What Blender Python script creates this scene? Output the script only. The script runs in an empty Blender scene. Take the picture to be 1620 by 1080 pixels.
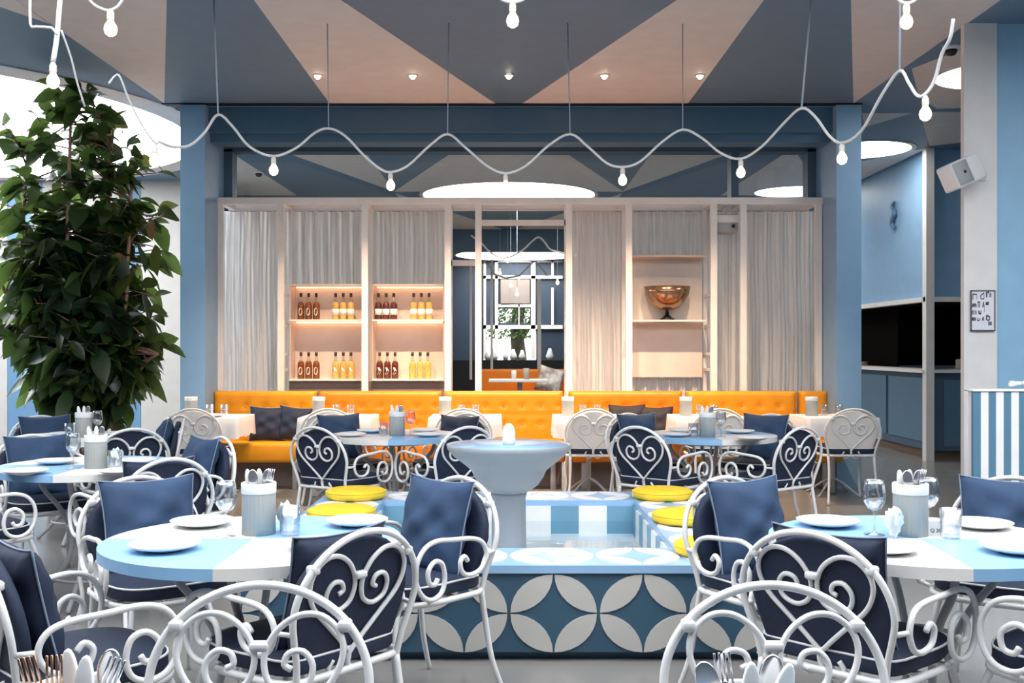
import bpy, bmesh, math, random
from mathutils import Vector, Matrix
PI = math.pi
R = math.radians
sc = bpy.context.scene
col = sc.collection

# ------------------------------------------------------------------ camera
H = 1.40
F = 1670.0
cam_d = bpy.data.cameras.new('camera')
cam = bpy.data.objects.new('camera', cam_d)
col.objects.link(cam)
cam.location = (0, 0, H)
cam.rotation_euler = (PI/2, 0, 0)
cam_d.sensor_width = 36
cam_d.lens = 36*F/1620
cam_d.shift_x = 5/1620
cam_d.shift_y = 10/1620
cam_d.clip_end = 200
sc.camera = cam
# ------------------------------------------------------------------ world, exposure
w = bpy.data.worlds.new('world')
sc.world = w
w.use_nodes = True
bgn = w.node_tree.nodes['Background']
bgn.inputs[0].default_value = (0.96, 0.975, 1.0, 1)
bgn.inputs[1].default_value = 3.4
sc.view_settings.view_transform = 'Standard'
sc.view_settings.look = 'None'
sc.view_settings.exposure = 0.52
sc.view_settings.gamma = 1
sc.view_settings.use_curve_mapping = False

def W(px, py, D):
    return Vector(((px-805)/F*D, D, H-(py-550)/F*D))

# ------------------------------------------------------------------ materials
MATS = {}
def mat(name, rgb, rough=.5, metal=0, noise=.04, scale=6, emit=0, bump=0, coat=0, spec=None, trans=0):
    if name in MATS: return MATS[name]
    m = bpy.data.materials.new(name); m.use_nodes = True
    nt = m.node_tree; b = nt.nodes['Principled BSDF']
    b.inputs['Roughness'].default_value = rough
    b.inputs['Metallic'].default_value = metal
    if coat: b.inputs['Coat Weight'].default_value = coat
    if spec is not None: b.inputs['Specular IOR Level'].default_value = spec
    if trans: b.inputs['Transmission Weight'].default_value = trans
    tc = nt.nodes.new('ShaderNodeTexCoord')
    nz = nt.nodes.new('ShaderNodeTexNoise'); nz.inputs['Scale'].default_value = scale
    nz.inputs['Detail'].default_value = 4
    nt.links.new(tc.outputs['Object'], nz.inputs['Vector'])
    cr = nt.nodes.new('ShaderNodeValToRGB')
    a = tuple(max(0, c*(1-noise)) for c in rgb)+(1,)
    c_ = tuple(min(1, c*(1+noise)) for c in rgb)+(1,)
    cr.color_ramp.elements[0].position = .3; cr.color_ramp.elements[1].position = .7
    cr.color_ramp.elements[0].color = a; cr.color_ramp.elements[1].color = c_
    nt.links.new(nz.outputs['Fac'], cr.inputs['Fac'])
    nt.links.new(cr.outputs['Color'], b.inputs['Base Color'])
    if emit:
        b.inputs['Emission Color'].default_value = rgb+(1,)
        b.inputs['Emission Strength'].default_value = emit
    if bump:
        bp = nt.nodes.new('ShaderNodeBump'); bp.inputs['Strength'].default_value = bump
        bp.inputs['Distance'].default_value = .01
        nt.links.new(nz.outputs['Fac'], bp.inputs['Height'])
        nt.links.new(bp.outputs['Normal'], b.inputs['Normal'])
    MATS[name] = m
    return m

M = dict(
 iron = mat('white_iron', (.74,.745,.75), .35),
 navy = mat('navy_canvas', (.007,.016,.044), .75, noise=.15, scale=40, bump=.15),
 denim = mat('denim_linen', (.024,.056,.125), .85, noise=.15, scale=9, bump=.35),
 pipe = mat('white_piping', (.78,.79,.80), .6),
 pipe2 = mat('pillow_piping', (.20,.25,.34), .7),
 tblue = mat('table_sky_blue', (.27,.50,.76), .35),
 twhite = mat('table_white', (.80,.79,.77), .4),
 china = mat('white_china', (.86,.86,.86), .25),
 legm = mat('table_leg_iron', (.45,.45,.47), .4),
 grey = mat('canister_grey', (.40,.42,.41), .6),
 rim = mat('canister_rim', (.80,.81,.82), .45),
 steel = mat('cutlery_steel', (.80,.80,.82), .22, metal=.9),
 copper = mat('cutlery_copper', (.70,.42,.28), .25, metal=.9),
 handle = mat('white_handle', (.88,.88,.88), .4),
 napkin = mat('blue_napkin', (.62,.75,.88), .8, noise=.25, scale=30, bump=.5),
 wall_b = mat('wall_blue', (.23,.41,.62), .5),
 beam_b = mat('portal_blue', (.075,.165,.27), .45),  # darker than the pier blue, the beam's shade put into the colour
 recess = mat('recess_blue', (.07,.13,.20), .5),
 wall_w = mat('wall_offwhite', (.76,.745,.73), .6),
 ceil_b = mat('ceiling_blue', (.115,.20,.30), .55),
 ceil_w = mat('ceiling_white', (.64,.62,.61), .6),
 black = mat('gap_black', (.006,.006,.008), .5),
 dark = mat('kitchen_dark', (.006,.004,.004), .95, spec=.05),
 tile_b = mat('tile_blue_shaded', (.045,.110,.175), .28),  # side tiles toned darker than the rim, shade put into the colour
 tile_w = mat('tile_white_shaded', (.58,.565,.54), .35),
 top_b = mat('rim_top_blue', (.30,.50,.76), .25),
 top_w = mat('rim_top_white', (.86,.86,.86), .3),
 conc = mat('basin_grey', (.25,.28,.32), .45),
 orange = mat('bench_orange', (.78,.215,.003), .42, noise=.06, scale=3),
 orange_lit_yellow = mat('bench_orange_lit_yellow', (.74,.31,.006), .42, noise=.06, scale=3),  # yellower copy of the bench orange, colour of the light painted in
 yellow = mat('cushion_yellow', (.88,.60,.03), .6, noise=.06, scale=20),
 frame = mat('screen_white', (.82,.79,.76), .35),
 shelf = mat('shelf_blush', (.66,.54,.47), .45),
 taupe = mat('taupe_panel', (.24,.20,.18), .5),
 cord = mat('cord_white', (.78,.79,.80), .5),
 rod = mat('rod_greyblue', (.36,.42,.50), .5),
 socket = mat('socket_cream', (.80,.76,.70), .5),
 bark = mat('ficus_bark', (.22,.13,.09), .8, noise=.3, scale=15, bump=.5),
 soil = mat('soil', (.03,.02,.015), .9),
 pot = mat('planter_charcoal', (.06,.06,.065), .6),
 blackfab = mat('black_canvas', (.022,.020,.028), .8, noise=.15, scale=30),
 plastic = mat('speaker_white', (.78,.78,.78), .4),
 grille = mat('speaker_grille', (.36,.38,.40), .6),
 ink = mat('sign_ink', (.05,.05,.07), .6),
 paper = mat('sign_paper', (.74,.76,.82), .5),
 amber = mat('amber_bottle', (.20,.055,.012), .15, noise=.2),
 gold = mat('gold_bottle', (.62,.40,.10), .15, noise=.2),
 maroon = mat('dark_bottle', (.10,.025,.015), .15, noise=.2),
 label = mat('bottle_label', (.80,.74,.66), .6),
 cap = mat('bottle_cap', (.03,.025,.02), .4),
 bronze = mat('bowl_bronze', (.32,.19,.12), .18, metal=.75),
 cloth = mat('white_tablecloth', (.78,.78,.78), .8),
 cream = mat('cream_seat_pad', (.74,.72,.70), .8),
 wood = mat('kick_board', (.16,.11,.085), .6),
 roomdark = mat('far_wall_navy', (.030,.05,.085), .5),
 stripe_b = mat('stripe_teal', (.09,.22,.33), .6),
 stripe_w = mat('stripe_white', (.84,.84,.86), .6),
 petal = mat('flower_white', (.88,.88,.84), .6),
 green = mat('grass_green', (.16,.30,.05), .8, noise=.5, scale=3),
 trunkm = mat('tree_bark', (.05,.04,.03), .9, noise=.4, scale=6),
 red = mat('red_fabric', (.22,.02,.02), .7),
)
def bright(name, rgb, s):
    m = bpy.data.materials.new(name); m.use_nodes = True
    nt = m.node_tree; nt.nodes.remove(nt.nodes['Principled BSDF'])
    e = nt.nodes.new('ShaderNodeEmission'); e.inputs[0].default_value = rgb+(1,); e.inputs[1].default_value = s
    nt.links.new(e.outputs[0], nt.nodes['Material Output'].inputs[0]); return m
M['skydisc'] = bright('skylight_glow', (.95,.98,1.0), 6)
M['disc'] = bright('disc_lamp_glow', (1.0,.98,.95), 8)
M['bulb'] = bright('bulb_glow', (1.0,.72,.42), 2.2)
M['spotlens'] = bright('downlight_glow', (1.0,.82,.62), 12)
M['led'] = bright('added_led_glow', (1.0,.55,.30), 5)  # glow of the strips added under the shelves
M['led2'] = bright('screen_led_glow', (1.0,.80,.66), 4)

def glassmat(name, tint, clear, rough=.02):
    m = bpy.data.materials.new(name); m.use_nodes = True
    nt = m.node_tree; nt.nodes.remove(nt.nodes['Principled BSDF'])
    t = nt.nodes.new('ShaderNodeBsdfTransparent'); t.inputs[0].default_value = tint+(1,)
    g = nt.nodes.new('ShaderNodeBsdfGlossy'); g.inputs['Roughness'].default_value = rough
    lw = nt.nodes.new('ShaderNodeLayerWeight'); lw.inputs[0].default_value = .35
    mr = nt.nodes.new('ShaderNodeMapRange'); mr.inputs[3].default_value = 1-clear; mr.inputs[4].default_value = .75
    mx = nt.nodes.new('ShaderNodeMixShader')
    nt.links.new(lw.outputs['Facing'], mr.inputs[0])
    nt.links.new(mr.outputs[0], mx.inputs[0]); nt.links.new(t.outputs[0], mx.inputs[1]); nt.links.new(g.outputs[0], mx.inputs[2])
    nt.links.new(mx.outputs[0], nt.nodes['Material Output'].inputs[0]); return m
M['glass'] = glassmat('drinking_glass', (.93,.95,.97), .9)
M['pane'] = glassmat('window_glass', (.94,.95,.96), .96)
M['neck'] = glassmat('clear_bottle_glass', (.92,.86,.78), .8)

def leaf_mat():
    m = mat('ficus_leaf', (.009,.024,.011), .28, noise=.45, scale=3)
    nt = m.node_tree; b = nt.nodes['Principled BSDF']
    tr = nt.nodes.new('ShaderNodeBsdfTranslucent'); tr.inputs[0].default_value = (.34,.56,.12,1)
    mx = nt.nodes.new('ShaderNodeMixShader'); mx.inputs[0].default_value = .17
    nt.links.new(b.outputs[0], mx.inputs[1]); nt.links.new(tr.outputs[0], mx.inputs[2])
    nt.links.new(mx.outputs[0], nt.nodes['Material Output'].inputs[0]); return m
M['leaf'] = leaf_mat()

def floor_mat():
    m = mat('polished_concrete', (.235,.23,.22), .22, noise=.12, scale=.8)
    nt = m.node_tree; b = nt.nodes['Principled BSDF']
    nz = nt.nodes.new('ShaderNodeTexNoise'); nz.inputs['Scale'].default_value = 3
    mr = nt.nodes.new('ShaderNodeMapRange'); mr.inputs[3].default_value = .12; mr.inputs[4].default_value = .36
    nt.links.new(nz.outputs['Fac'], mr.inputs[0]); nt.links.new(mr.outputs[0], b.inputs['Roughness'])
    return m
M['floor'] = floor_mat()

def curtain_mat():
    m = bpy.data.materials.new('thread_curtain'); m.use_nodes = True
    nt = m.node_tree; b = nt.nodes['Principled BSDF']; b.inputs['Roughness'].default_value = .8
    tc = nt.nodes.new('ShaderNodeTexCoord'); mp = nt.nodes.new('ShaderNodeMapping')
    mp.inputs['Scale'].default_value = (60, 60, 1.2)
    nz = nt.nodes.new('ShaderNodeTexNoise'); nz.inputs['Scale'].default_value = 1; nz.inputs['Detail'].default_value = 3
    nt.links.new(tc.outputs['Object'], mp.inputs[0]); nt.links.new(mp.outputs[0], nz.inputs['Vector'])
    cr = nt.nodes.new('ShaderNodeValToRGB')
    cr.color_ramp.elements[0].position = .35; cr.color_ramp.elements[0].color = (.74,.72,.70,1)
    cr.color_ramp.elements[1].position = .65; cr.color_ramp.elements[1].color = (.90,.88,.86,1)
    nt.links.new(nz.outputs['Fac'], cr.inputs['Fac']); nt.links.new(cr.outputs['Color'], b.inputs['Base Color'])
    tl = nt.nodes.new('ShaderNodeBsdfTranslucent'); tl.inputs[0].default_value = (.8,.76,.72,1)
    m1 = nt.nodes.new('ShaderNodeMixShader'); m1.inputs[0].default_value = .35
    nt.links.new(b.outputs[0], m1.inputs[1]); nt.links.new(tl.outputs[0], m1.inputs[2])
    tp = nt.nodes.new('ShaderNodeBsdfTransparent')
    mr = nt.nodes.new('ShaderNodeMapRange'); mr.inputs[1].default_value = .42; mr.inputs[2].default_value = .52
    mr.inputs[3].default_value = .08; mr.inputs[4].default_value = .0
    nt.links.new(nz.outputs['Fac'], mr.inputs[0])
    m2 = nt.nodes.new('ShaderNodeMixShader')
    nt.links.new(mr.outputs[0], m2.inputs[0]); nt.links.new(m1.outputs[0], m2.inputs[1]); nt.links.new(tp.outputs[0], m2.inputs[2])
    nt.links.new(m2.outputs[0], nt.nodes['Material Output'].inputs[0]); return m
M['curtain'] = curtain_mat()

def water_mat():
    m = glassmat('basin_water', (.90,.96,.98), .95, .03)
    nt = m.node_tree
    [n for n in nt.nodes if n.type == 'MAP_RANGE'][0].inputs[4].default_value = .30
    nz = nt.nodes.new('ShaderNodeTexNoise'); nz.inputs['Scale'].default_value = 5
    bp = nt.nodes.new('ShaderNodeBump'); bp.inputs['Strength'].default_value = .15; bp.inputs['Distance'].default_value = .02
    g = [n for n in nt.nodes if n.type == 'BSDF_GLOSSY'][0]
    nt.links.new(nz.outputs['Fac'], bp.inputs['Height']); nt.links.new(bp.outputs['Normal'], g.inputs['Normal'])
    return m
M['water'] = water_mat()

# ------------------------------------------------------------------ mesh builder
class MB:
    def __init__(s): s.v=[]; s.f=[]; s.mi=[]; s.i=0; s.sm=[]; s.smooth=False
    def add(s, vs, fs):
        o=len(s.v); s.v += [tuple(v) for v in vs]
        for f in fs: s.f.append([o+k for k in f]); s.mi.append(s.i); s.sm.append(s.smooth)
    def box(s, x0,x1,y0,y1,z0,z1):
        s.add([(x0,y0,z0),(x1,y0,z0),(x1,y1,z0),(x0,y1,z0),(x0,y0,z1),(x1,y0,z1),(x1,y1,z1),(x0,y1,z1)],
              [(0,3,2,1),(4,5,6,7),(0,1,5,4),(1,2,6,5),(2,3,7,6),(3,0,4,7)]); return s
    def rbox(s, x0,x1,y0,y1,z0,z1,r=.01,seg=3):
        bm=bmesh.new(); bmesh.ops.create_cube(bm,size=1)
        for v in bm.verts: v.co=Vector((x0+(v.co.x+.5)*(x1-x0), y0+(v.co.y+.5)*(y1-y0), z0+(v.co.z+.5)*(z1-z0)))
        bmesh.ops.bevel(bm,geom=bm.edges[:],offset=r,segments=seg,affect='EDGES',profile=.5)
        bm.verts.index_update(); sm=s.smooth; s.smooth=True
        s.add([v.co[:] for v in bm.verts],[[v.index for v in f.verts] for f in bm.faces]); s.smooth=sm; bm.free(); return s
    def tube(s, pts, r=.01, n=8, closed=False, smooth=4, cap=True):
        P=[Vector(p) for p in pts]
        if smooth: P=catmull(P, smooth, closed)
        N=len(P); rr = r if callable(r) else (lambda t: r)
        T=[]
        for i in range(N):
            a=P[(i-1)%N] if closed or i>0 else P[i]; b=P[(i+1)%N] if closed or i<N-1 else P[i]
            d=(b-a); T.append(d.normalized() if d.length>1e-9 else Vector((0,0,1)))
        u=T[0].orthogonal().normalized(); vs=[]
        for i in range(N):
            u=(u-T[i]*u.dot(T[i])); u = u.normalized() if u.length>1e-6 else T[i].orthogonal().normalized()
            w_=T[i].cross(u); q=rr(i/(N-1))
            for k in range(n):
                a=2*PI*k/n; vs.append(P[i]+(u*math.cos(a)+w_*math.sin(a))*q)
        fs=[]
        for i in range(N if closed else N-1):
            j=(i+1)%N
            for k in range(n): fs.append((i*n+k, i*n+(k+1)%n, j*n+(k+1)%n, j*n+k))
        if cap and not closed: fs.append(tuple(range(n))[::-1]); fs.append(tuple((N-1)*n+k for k in range(n)))
        sm=s.smooth; s.smooth=True; s.add(vs,fs); s.smooth=sm; return s
    def lathe(s, prof, n=32, c=(0,0,0)):
        vs=[]; 
        for r,z in prof:
            for k in range(n):
                a=2*PI*k/n; vs.append((c[0]+r*math.cos(a), c[1]+r*math.sin(a), c[2]+z))
        fs=[]
        for i in range(len(prof)-1):
            for k in range(n): fs.append((i*n+k,i*n+(k+1)%n,(i+1)*n+(k+1)%n,(i+1)*n+k))
        if prof[0][0]>1e-6: fs.append(tuple(range(n))[::-1])
        if prof[-1][0]>1e-6: fs.append(tuple((len(prof)-1)*n+k for k in range(n)))
        sm=s.smooth; s.smooth=True; s.add(vs,fs); s.smooth=sm; return s
    def prism(s, poly, z0, z1, f=None):
        f = f or (lambda x,y,z:(x,y,z)); n=len(poly)
        vs=[f(x,y,z0) for x,y in poly]+[f(x,y,z1) for x,y in poly]
        fs=[tuple(range(n))[::-1], tuple(range(n,2*n))]+[(i,(i+1)%n,n+(i+1)%n,n+i) for i in range(n)]
        s.add(vs,fs); return s
    def pad(s, poly, t, f, dome=1.0):
        # cushion grown from an outline: rounded edge, gently domed faces.  f maps (u,v,w)->xyz
        n=len(poly); cx=sum(p[0] for p in poly)/n; cy=sum(p[1] for p in poly)/n
        prof=[(0,.5),(.03,.85),(.10,1.0),(.35,1.0+.12*dome),(.7,1.0+.2*dome)]
        rings=[]; vs=[]
        for side in (1,-1):
            for k,(q,h) in enumerate(prof):
                if side==-1 and k==0: hh=-h
                else: hh=side*h
                rings.append((q,hh))
        order=[(q,-h) for q,h in prof[::-1]]+[(q,h) for q,h in prof]
        for q,h in order:
            for x,y in poly: vs.append(f(cx+(x-cx)*(1-q), cy+(y-cy)*(1-q), h*t/2))
        m=len(order); fs=[]
        for i in range(m-1):
            for k in range(n): fs.append((i*n+k,i*n+(k+1)%n,(i+1)*n+(k+1)%n,(i+1)*n+k))
        fs.append(tuple(range(n))[::-1]); fs.append(tuple((m-1)*n+k for k in range(n)))
        sm=s.smooth; s.smooth=True; s.add(vs,fs); s.smooth=sm; return s
    def mesh(s, name, mats):
        me=bpy.data.meshes.new(name); me.from_pydata([tuple(v) for v in s.v],[],s.f)
        if not isinstance(mats,(list,tuple)): mats=[mats]
        for m in mats: me.materials.append(m)
        me.polygons.foreach_set('material_index', s.mi)
        me.polygons.foreach_set('use_smooth', s.sm)
        me.update()
        bm=bmesh.new(); bm.from_mesh(me); bmesh.ops.recalc_face_normals(bm,faces=bm.faces[:]); bm.to_mesh(me); bm.free()
        return me
    def build(s, name, mats, parent=None, loc=(0,0,0), rz=0):
        o=bpy.data.objects.new(name, s.mesh(name,mats)); col.objects.link(o)
        if parent is not None: o.parent=parent
        o.location=loc; o.rotation_euler=(0,0,rz); return o

def catmull(P, k, closed=False):
    out=[]; n=len(P)
    for i in range(n if closed else n-1):
        g=lambda j: P[j%n] if closed else P[min(max(j,0),n-1)]
        a,b,c,d=g(i-1),g(i),g(i+1),g(i+2)
        for q in range(k):
            t=q/k; out.append(.5*((2*b)+(c-a)*t+(2*a-5*b+4*c-d)*t*t+(3*b-a-3*c+d)*t*t*t))
    if not closed: out.append(P[-1])
    return out
def tag(o, label=None, cat=None, group=None, kind=None):
    if label: o['label']=label
    if cat: o['category']=cat
    if group: o['group']=group
    if kind: o['kind']=kind
    return o
def empty(name, loc=(0,0,0), rz=0):
    o=bpy.data.objects.new(name,None); col.objects.link(o); o.location=loc; o.rotation_euler=(0,0,rz); o.empty_display_size=.1; return o
def struct(mb, name, mats): return tag(mb.build(name,mats), kind='structure')
KIDS={}
def copy_tree(o, parent=None, keep=None):
    c=o.copy(); col.objects.link(c); c.parent=parent
    for ch in KIDS.get(o.name,[]): 
        if keep is None or ch.name.split('.')[0] not in keep: copy_tree(ch,c,keep)
    return c
def register(root):   # remember the children of prototypes
    for o in list(col.objects):
        if o.parent is not None:
            KIDS.setdefault(o.parent.name,[])
            if o not in KIDS[o.parent.name]: KIDS[o.parent.name].append(o)
def circle(r,n=32,cx=0,cy=0,a0=0,a1=2*PI,end=False):
    m=n if not end else n-1
    return [(cx+r*math.cos(a0+(a1-a0)*i/m), cy+r*math.sin(a0+(a1-a0)*i/m)) for i in range(n)]

CZ = 3.86     # ceiling height
# ------------------------------------------------------------------ large structure
struct(MB().box(-11,9,-6,30,-.1,0),'floor',M['floor'])
# ceiling: one slab of blue panels with white triangle panels and round cut-outs
mb=MB(); mb.box(-11,9,5.4,10.62,CZ,CZ+.25); mb.box(-11,9,-6,.3,CZ,CZ+.25); mb.box(-11,-6,.3,5.4,CZ,CZ+.25); mb.box(7.5,9,.3,5.4,CZ,CZ+.25); mb.box(-11,9,10.85,21.9,CZ,CZ+.25)  # unseen front slabs added around an opening to shape the daylight
mb.box(-11,9,22.1,30,CZ,CZ+.25); mb.box(-11,-3.5,10.62,10.85,CZ,CZ+.25); mb.box(3.56,9,10.62,10.85,CZ,CZ+.25)
mb.i=1
def cp(poly, d=.006): mb.prism([(x,y) for x,y in poly], CZ-d, CZ+.001)
for s in (1,-1):
    cp([(s*1.8,5.6),(s*.14,10.6),(s*1.8,10.6)])
    cp([(s*1.8,5.6),(s*3.46,10.6),(s*3.48,5.6)])
    cp([(s*1.8,16.6),(s*2.83,13.2),(s*1.8,13.0)])
    cp([(s*1.8,16.8),(s*.14,21.9),(s*1.8,21.9)])
    cp([(s*3.5,13.0),(s*3.42,17.0),(s*5.1,17.0)])
cp([(-1.8,16.6),(-.62,13.0),(.62,13.0),(1.8,16.6)])
cp([(3.55,9.3),(3.95,8.0),(6.5,8.0),(6.5,10.4),(4.4,10.85),(4.0,10.3)])
cp([(4.22,11.05),(3.7,11.05),(3.96,11.75)])
cp([(4.28,11.0),(6,11.0),(6,12.2),(5.12,12.84)])
cp([(4.6,14.0),(5.15,12.95),(5.15,15.4)])
cp([(-3.48,5.6),(-3.48,8.0),(-4.6,5.6)])
struct(mb,'ceiling',[M['ceil_b'],M['ceil_w']])
# black boxes painting the shade in the gap between ceiling and portal beam
struct(MB().box(-3.5,3.56,10.62,10.72,3.85,4.1).box(-9,9,21.9,22.1,3.85,4.1),'gap_shade',M['black'])
# portal: beam and two piers
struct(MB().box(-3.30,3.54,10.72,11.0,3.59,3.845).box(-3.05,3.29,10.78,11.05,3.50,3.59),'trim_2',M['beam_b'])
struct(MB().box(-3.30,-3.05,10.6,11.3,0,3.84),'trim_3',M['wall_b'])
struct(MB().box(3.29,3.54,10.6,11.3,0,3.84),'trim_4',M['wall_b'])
# inner dark jambs and transom frame
struct(MB().box(-3.05,-2.96,11.3,11.5,2.98,3.53).box(3.20,3.29,11.3,11.5,2.98,3.53).box(-3.05,3.29,11.3,11.5,3.50,3.60)
       .box(-3.05,3.29,11.05,11.30,3.55,3.6).box(2.38,2.46,11.3,11.5,2.98,3.5),'trim_5',M['recess'])
o=MB().box(-2.96,3.2,11.38,11.39,2.98,3.50).build('window_1',M['pane']); tag(o,kind='structure')
# far-left striped wall
mb=MB(); xs=[(-12,-7.36,1),(-7.36,-6.9,0),(-6.9,-5.95,1),(-5.95,-5.66,0),(-5.66,-5.38,0),(-5.38,-4.2,1)]
xs=[(-12,-7.36,1),(-7.36,-6.85,0),(-6.85,-5.95,1),(-5.95,-5.68,1),(-5.68,-5.40,0),(-5.40,-4.6,1),(-4.6,-4.25,1)]
for a,b,i in xs:
    mb.i=i; mb.box(a,b-.006,15.5,15.7,0,CZ)
struct(mb,'wall_left',[mat('wall_left_blue_shaded',(.10,.20,.33),.5),mat('wall_left_white_shaded',(.40,.385,.37),.6)])  # darker copies of the wall colours, shade put into the paint
struct(MB().box(-11.2,-11,-6,30,0,CZ).box(8.8,9,-6,30,0,CZ),'wall_side_blocker',M['recess'])  # unseen side walls added to keep sky light out
struct(MB().box(-11.2,9,-6.2,-6,0,CZ),'wall_rear_blocker',M['recess'])  # unseen dark wall added behind the camera to block low sky light
# kitchen side (right): blue wall above the pass, dark opening, counter below
mb=MB()
mb.box(5.20,5.4,13.1,22,2.02,CZ); mb.box(5.4,9,13.1,13.3,2.02,CZ)
struct(mb,'wall_right',M['wall_b'])
mb=MB().box(5.14,5.24,13.0,13.12,0,CZ); mb.box(5.13,5.24,13.12,22,1.97,2.03).box(5.14,9,13.03,13.1,1.97,2.03).box(5.10,5.5,13.05,22,1.09,1.13).box(5.15,9,13.02,13.5,1.09,1.13)
struct(mb,'trim_6',M['frame'])
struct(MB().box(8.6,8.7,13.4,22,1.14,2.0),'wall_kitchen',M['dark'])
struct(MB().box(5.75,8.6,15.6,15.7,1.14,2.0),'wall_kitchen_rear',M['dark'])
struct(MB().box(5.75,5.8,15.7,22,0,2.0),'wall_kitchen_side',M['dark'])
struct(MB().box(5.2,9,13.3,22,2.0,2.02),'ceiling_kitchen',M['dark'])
# column at the right: white face, blue wall continuing
struct(MB().box(3.45,3.70,8.0,8.06,0,CZ),'trim_7',M['wall_w'])
struct(MB().box(3.70,7.5,8.02,8.06,0,CZ),'wall_front',mat('wall_front_blue',(.28,.50,.70),.5))
# counter under the pass
ct=empty('kitchen_counter',(5.3,15.5,0)); tag(ct,'long blue panelled counter under the dark kitchen pass at right','counter')
mb=MB().box(-.06,.4,-2.38,6.4,.12,1.09).box(.4,3.4,-2.36,-1.9,.06,1.09); mb.build('cabinet_body',M['recess'],ct)
mb=MB()
for y0 in (-2.3,-.9,.6,2.1): mb.box(-.085,-.06,y0,y0+1.3,.22,1.02)
for x0 in (.1,1.0): mb.box(x0,x0+.8,-2.39,-2.36,.18,1.0)
mb.build('front_panel',mat('counter_blue',(.10,.19,.28),.5),ct)
MB().box(.0,.36,-2.3,6.4,0,.12).build('kick_board',M['wood'],ct)
# room behind: far wall with white window grid
mb=MB()
mb.box(-11,-.72,29.8,30,0,CZ); mb.box(.77,9,29.8,30,0,CZ); mb.box(-.72,.77,29.8,30,0,1.06); mb.box(-.72,.77,29.8,30,1.94,2.10); mb.box(-.72,-.32,29.8,30,2.1,2.51); mb.box(.60,.77,29.8,30,2.1,2.51); mb.box(-.72,.77,29.8,30,2.51,CZ)
struct(mb,'wall_back',M['roomdark'])
mb=MB()
def fr(x0,x1,y0,y1,D=29.75):
    a=W(x0,y1,D); b=W(x1,y0,D); mb.box(a.x,b.x,D-.06,D,a.z,b.z)
for q in ((765,890,436,441),(765,890,514,520),(787,840,481,486),(783,788,412,568),(840,847,412,568),(783,890,411,415),(765,769,412,568),(872,876,412,436),(872,876,455,515),(820,822,441,514)): fr(*q)
for q in ((776,780,411,600),(850,856,441,600),(743,747,420,600)): fr(*q,D=23.3)
struct(mb,'trim_8',M['frame'])
mb=MB(); fr(792,806,442,480,29.7); fr(806,838,442,480,29.72); struct(mb,'gap_shade0',M['taupe'])
struct(MB().box(-9,9,21.9,22.15,3.40,3.845),'trim_9',mat('far_beam',(.07,.14,.21),.5))
struct(MB().box(-2.2,2.6,28.3,28.7,0,1.07),'wall_divider',M['black'])
# ---------------------------------------------------------------- skylights and lamps in the ceiling
def disc(name, x,y,r,label,mt,cat,ring=.06,z=CZ,group=None):
    e=empty(name,(x,y,z)); tag(e,label,cat,group)
    mb=MB(); n=64; vs=[];fs=[]
    for rr,zz in ((r,-.012),(r+ring,-.012),(r+ring,0),(r,0)):
        for k in range(n): a=2*PI*k/n; vs.append((rr*math.cos(a),rr*math.sin(a),zz))
    for i in range(4):
        for k in range(n): fs.append((i*n+k,i*n+(k+1)%n,((i+1)%4)*n+(k+1)%n,((i+1)%4)*n+k))
    mb.add(vs,fs); mb.build('trim_ring',M['ceil_w'],e)
    MB().prism(circle(r,64),-.010,-.004).build('diffuser',mt,e); return e
disc('skylight',-7.0,11.8,3.36,'huge round skylight glowing white above the rubber plant','' or M['skydisc'],'skylight',ring=.34)
disc('disc_light',0,17.0,1.38,'wide white disc light seen through the transom above the doorway',M['disc'],'ceiling light',group='round white ceiling lights')
disc('disc_light',4.37,9.5,.5,'white disc light beside the top of the white column at right',M['disc'],'ceiling light',group='round white ceiling lights')
disc('disc_light',4.39,13.1,.57,'white disc light right of the right blue pier, before the kitchen wall',M['disc'],'ceiling light',group='round white ceiling lights')
disc('disc_light',4.45,16.6,.57,'white disc light seen through the right end of the transom glass',M['disc'],'ceiling light',group='round white ceiling lights')
disc('disc_light',0.2,28.0,1.6,'farthest white disc light beyond the doorway',M['disc'],'ceiling light',group='round white ceiling lights')
names=['far left of the row, on the edge of a white panel','second from left in the row, on a white panel','at the middle of the row, on the blue panel','second from right in the row, on a white panel','far right of the row, on the edge of a white panel']
for i,x in enumerate((-1.72,-.865,0,.86,1.72)):
    e=empty('downlight',(x,9.5,CZ)); tag(e,'small warm ceiling downlight '+names[i],'downlight','recessed downlights above the bench')
    mb=MB(); mb.lathe([(.024,-.012),(.045,-.014),(.048,-.006),(.024,-.006),(.024,-.012)],24); mb.build('trim_ring',M['ceil_w'],e)
    MB().lathe([(0,-.044),(.014,-.040),(.026,-.026),(.030,-.008),(0,-.006)],20).build('lens',M['spotlens'],e)
    L=bpy.data.lights.new('downlight_beam','SPOT'); L.energy=330; L.color=(1,.70,.46); L.spot_size=R(80); L.spot_blend=.8; L.shadow_soft_size=.04
    lo=bpy.data.objects.new('downlight_beam',L); col.objects.link(lo); lo.parent=e; lo.location=(0,0,-.06); lo.rotation_euler=(R(14),0,0)
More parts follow.
